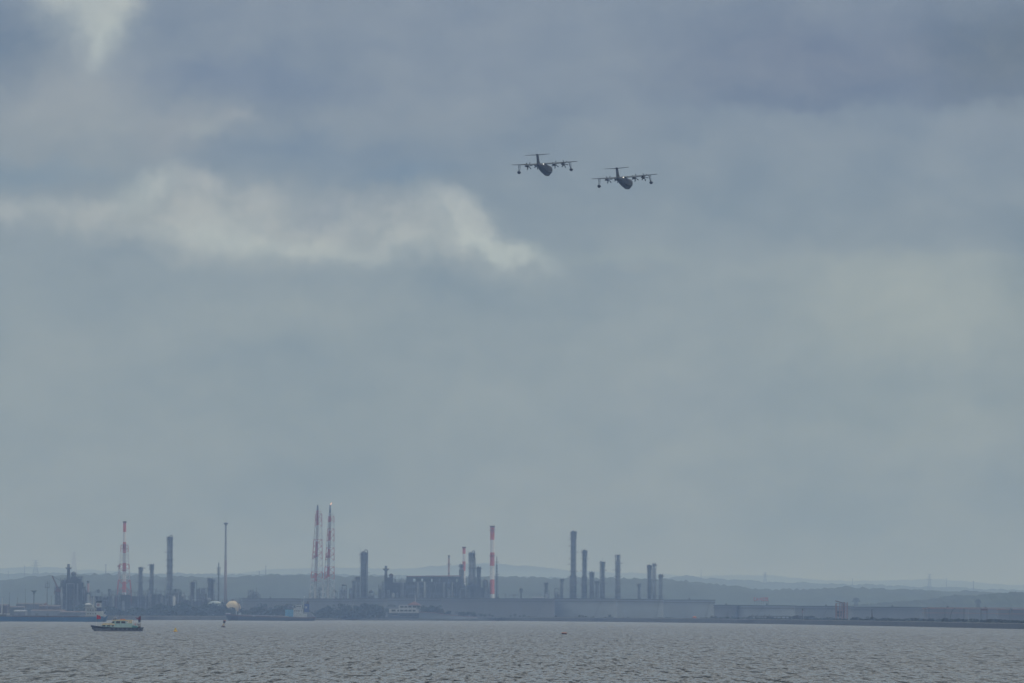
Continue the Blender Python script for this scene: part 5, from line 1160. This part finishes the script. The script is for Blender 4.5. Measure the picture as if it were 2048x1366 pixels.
# ---------------------------------------------------------------- the two flying boats
def airfoil(x, y0, chord, z, th_, n=7):
    """section of a wing at spanwise x; leading edge at y0, chord runs to -y"""
    up, lo = [], []
    for i in range(n + 1):
        c = i / n; y = y0 - chord * c; h = th_ * (1.5 * math.sqrt(max(c, 0)) * (1 - c) ** .9 + .01)
        up.append((x, y, z + h)); lo.append((x, y, z - h * .45))
    return up + lo[::-1][0:]
def aircraft():
    root = empty('flying_boat', (0, 0, 0), 'left and higher one of the two grey four propeller flying boats', 'aircraft', 'flying boats in the sky')
    # fuselage: y, half width, top z, chine half width, chine z, keel z
    st = [(12.9, .15, -2.3, .12, -2.7, -3.2), (12.2, .9, -1.5, .8, -2.9, -3.6), (10.8, 1.5, -.6, 1.4, -3.2, -4.7), (9.0, 1.7, -.2, 1.65, -3.5, -5.3), (5, 1.9, -.1, 1.85, -3.7, -5.55), (1, 1.95, .05, 1.9, -3.8, -5.6), (-1.5, 1.9, .0, 1.85, -3.8, -5.5),
          (-3.0, 1.75, -.25, 1.65, -3.7, -5.1), (-6.5, 1.65, -.3, 1.5, -3.1, -4.2), (-10, 1.45, -.35, 1.2, -2.6, -3.4), (-13.5, 1.1, -.4, .8, -2.1, -2.6), (-17, .6, -.5, .4, -1.5, -1.8), (-19.3, .12, -.75, .08, -1.0, -1.1)]
    secs = []
    for y, w, zt, cw, zc, zk in st:
        pts = []
        for k in range(9):
            a = PI * k / 8; pts.append((w * math.cos(a), y, (zt + zc) / 2 + .1 + (zt - (zt + zc) / 2 - .1) * math.sin(a) ** .85 if 0 < k < 8 else (zt + zc) / 2 + .1))
        pts += [(-cw, y, zc), (0, y, zk), (cw, y, zc)]
        secs.append(pts)
    fu = MB().loft(secs).build('fuselage', 'aircraft', root, smooth=False)
    MB().loft([[(x, 9.05 + dy, z) for x, dy, z in ((-1.0, 0, -.62), (-.7, 0, -.25), (.7, 0, -.25), (1.0, 0, -.62))], [(x, 10.7, z) for x, z in ((-.8, -1.0), (-.5, -.86), (.5, -.86), (.8, -1.0))]]).build('cockpit_glass', 'glass_dark', fu)
    w = MB(); w.loft([airfoil(-16.55, .1, 2.0, .58, .32), airfoil(-10, .7, 3.1, .36, .62), airfoil(-5.5, 1.0, 3.8, .20, .80), airfoil(0, 1.0, 4.2, .18, .85), airfoil(5.5, 1.0, 3.8, .20, .80), airfoil(10, .7, 3.1, .36, .62), airfoil(16.55, .1, 2.0, .58, .32)])
    w.build('wing', 'aircraft_grey', root)
    for s_ in (-1, 1):
        MB().loft([[(s_ * x, -3.1, .12), (s_ * x, -3.9, -.25), (s_ * x, -3.95, -.33), (s_ * x, -3.1, .0)] for x in (2.0, 9.5)]).build('flap', 'aircraft_grey', root)
    MB().loft([[(0, -11.5, -.5), (.62, -13.5, -.5), (.46, -17.2, -.7), (0, -18.8, -.8), (-.46, -17.2, -.7), (-.62, -13.5, -.5)],
               [(0, -13.6, .9), (.46, -14.4, .9), (.38, -17.4, .9), (0, -18.6, .9), (-.38, -17.4, .9), (-.46, -14.4, .9)],
               [(0, -15.3, 3.85), (.38, -15.9, 3.85), (.32, -18.0, 3.85), (0, -18.8, 3.85), (-.32, -18.0, 3.85), (-.38, -15.9, 3.85)]]).build('tail_fin', 'aircraft', root)
    MB().loft([airfoil(-6.2, -16.6, 1.6, 3.95, .20), airfoil(0, -15.2, 3.4, 3.82, .42), airfoil(6.2, -16.6, 1.6, 3.95, .20)]).build('tailplane', 'aircraft', root)
    MB().ell((0, -17.0, 4.0), (.42, 2.0, .38), 10, 7).build('tail_bullet', 'aircraft', root)
    for x, ph in ((-9.1, .1), (-4.55, .5), (4.55, .35), (9.1, .8)):
        e = MB().loft([[(x + r_ * .8 * math.cos(a), y, zc + r_ * math.sin(a)) for a in [k * PI / 6 for k in range(12)]] for y, r_, zc in ((3.6, .42, -.12), (3.0, .62, -.18), (1.2, .74, -.30), (-1.4, .62, -.34), (-3.4, .26, -.30))]).build('engine_nacelle', 'aircraft', root)
        MB().loft([[(x + .30 * math.cos(a) * r_, y, -.75 + .24 * math.sin(a) * r_) for a in [k * PI / 5 for k in range(10)]] for y, r_ in ((2.6, .9), (1.4, 1.4), (-.8, .9))]).build('air_intake', 'aircraft', e)
        pr = MB().lathe([(.05, .62), (.30, .35), (.36, 0)], 0, 0, 10); pv = [(x + a, 3.7 + c, -.12 + b_) for a, b_, c in pr.v]; pr.v = pv
        pr = pr.build('propeller', 'aircraft', root)
        for k in range(6):
            a = ph + k * PI / 3; ca, sa = math.cos(a), math.sin(a); tx, tz = -sa, ca; secs = []
            for r_, cw_, tw in ((.25, .16, 1.0), (.8, .25, .75), (1.5, .25, .5), (1.95, .18, .38), (2.08, .05, .35)):
                cx_, cz_ = x + r_ * ca, -.12 + r_ * sa; dx, dz, dy = tx * cw_ * math.cos(tw), tz * cw_ * math.cos(tw), cw_ * math.sin(tw)
                secs.append([(cx_ - dx, 3.85 - dy, cz_ - dz), (cx_ + .02 * tz, 3.85 + .03, cz_), (cx_ + dx, 3.85 + dy, cz_ + dz), (cx_, 3.85 - .03, cz_)])
            MB().loft(secs).build('blade', 'aircraft', pr)
    for s_ in (-1, 1):
        x = s_ * 13.3
        f = MB().loft([[(x + r_ * .62 * math.cos(a), y, zc + r_ * .5 * math.sin(a) * (1.25 if math.sin(a) < 0 else 1)) for a in [k * PI / 6 for k in range(12)]] for y, r_, zc in ((2.4, .1, -3.1), (1.5, 1.0, -3.2), (0, 1.35, -3.3), (-1.2, 1.15, -3.25), (-2.7, .2, -3.0))]).build('wing_float', 'aircraft', root, smooth=True)
        for dx, y in ((-.15, .1), (.75 * -s_, -.9)): MB().tube((x, y, -2.7), (x + dx + (.2 * s_ if dx > 0 else 0), y, .45), .13, n=6).build('float_strut', 'aircraft_grey', f)
        MB().tube((x + .35 * -s_, -.3, -2.7), (x + 1.1 * -s_, -.3, .42), .09, n=5).build('float_strut', 'aircraft_grey', f)
    MB().box(-.12, .12, -3.4, -3.0, -.5, -.12).build('spot_mount', 'aircraft', root)
    MB().ell((0, -3.25, .05), (.17, .17, .15), 10, 8).build('bright_spot', 'white_glow', root)  # added emissive white dot on the fuselage top behind the wing
    return root
A = aircraft()
def place_air(o, px, row, D, yaw, pitch, roll):
    o.location = P(px, row, D); k_ = D / 2825.0; o.scale = (k_, k_, k_)
    o.rotation_euler = (Matrix.Rotation(math.radians(yaw), 3, 'Z') @ Matrix.Rotation(math.radians(pitch), 3, 'X') @ Matrix.Rotation(math.radians(roll), 3, 'Y')).to_euler()
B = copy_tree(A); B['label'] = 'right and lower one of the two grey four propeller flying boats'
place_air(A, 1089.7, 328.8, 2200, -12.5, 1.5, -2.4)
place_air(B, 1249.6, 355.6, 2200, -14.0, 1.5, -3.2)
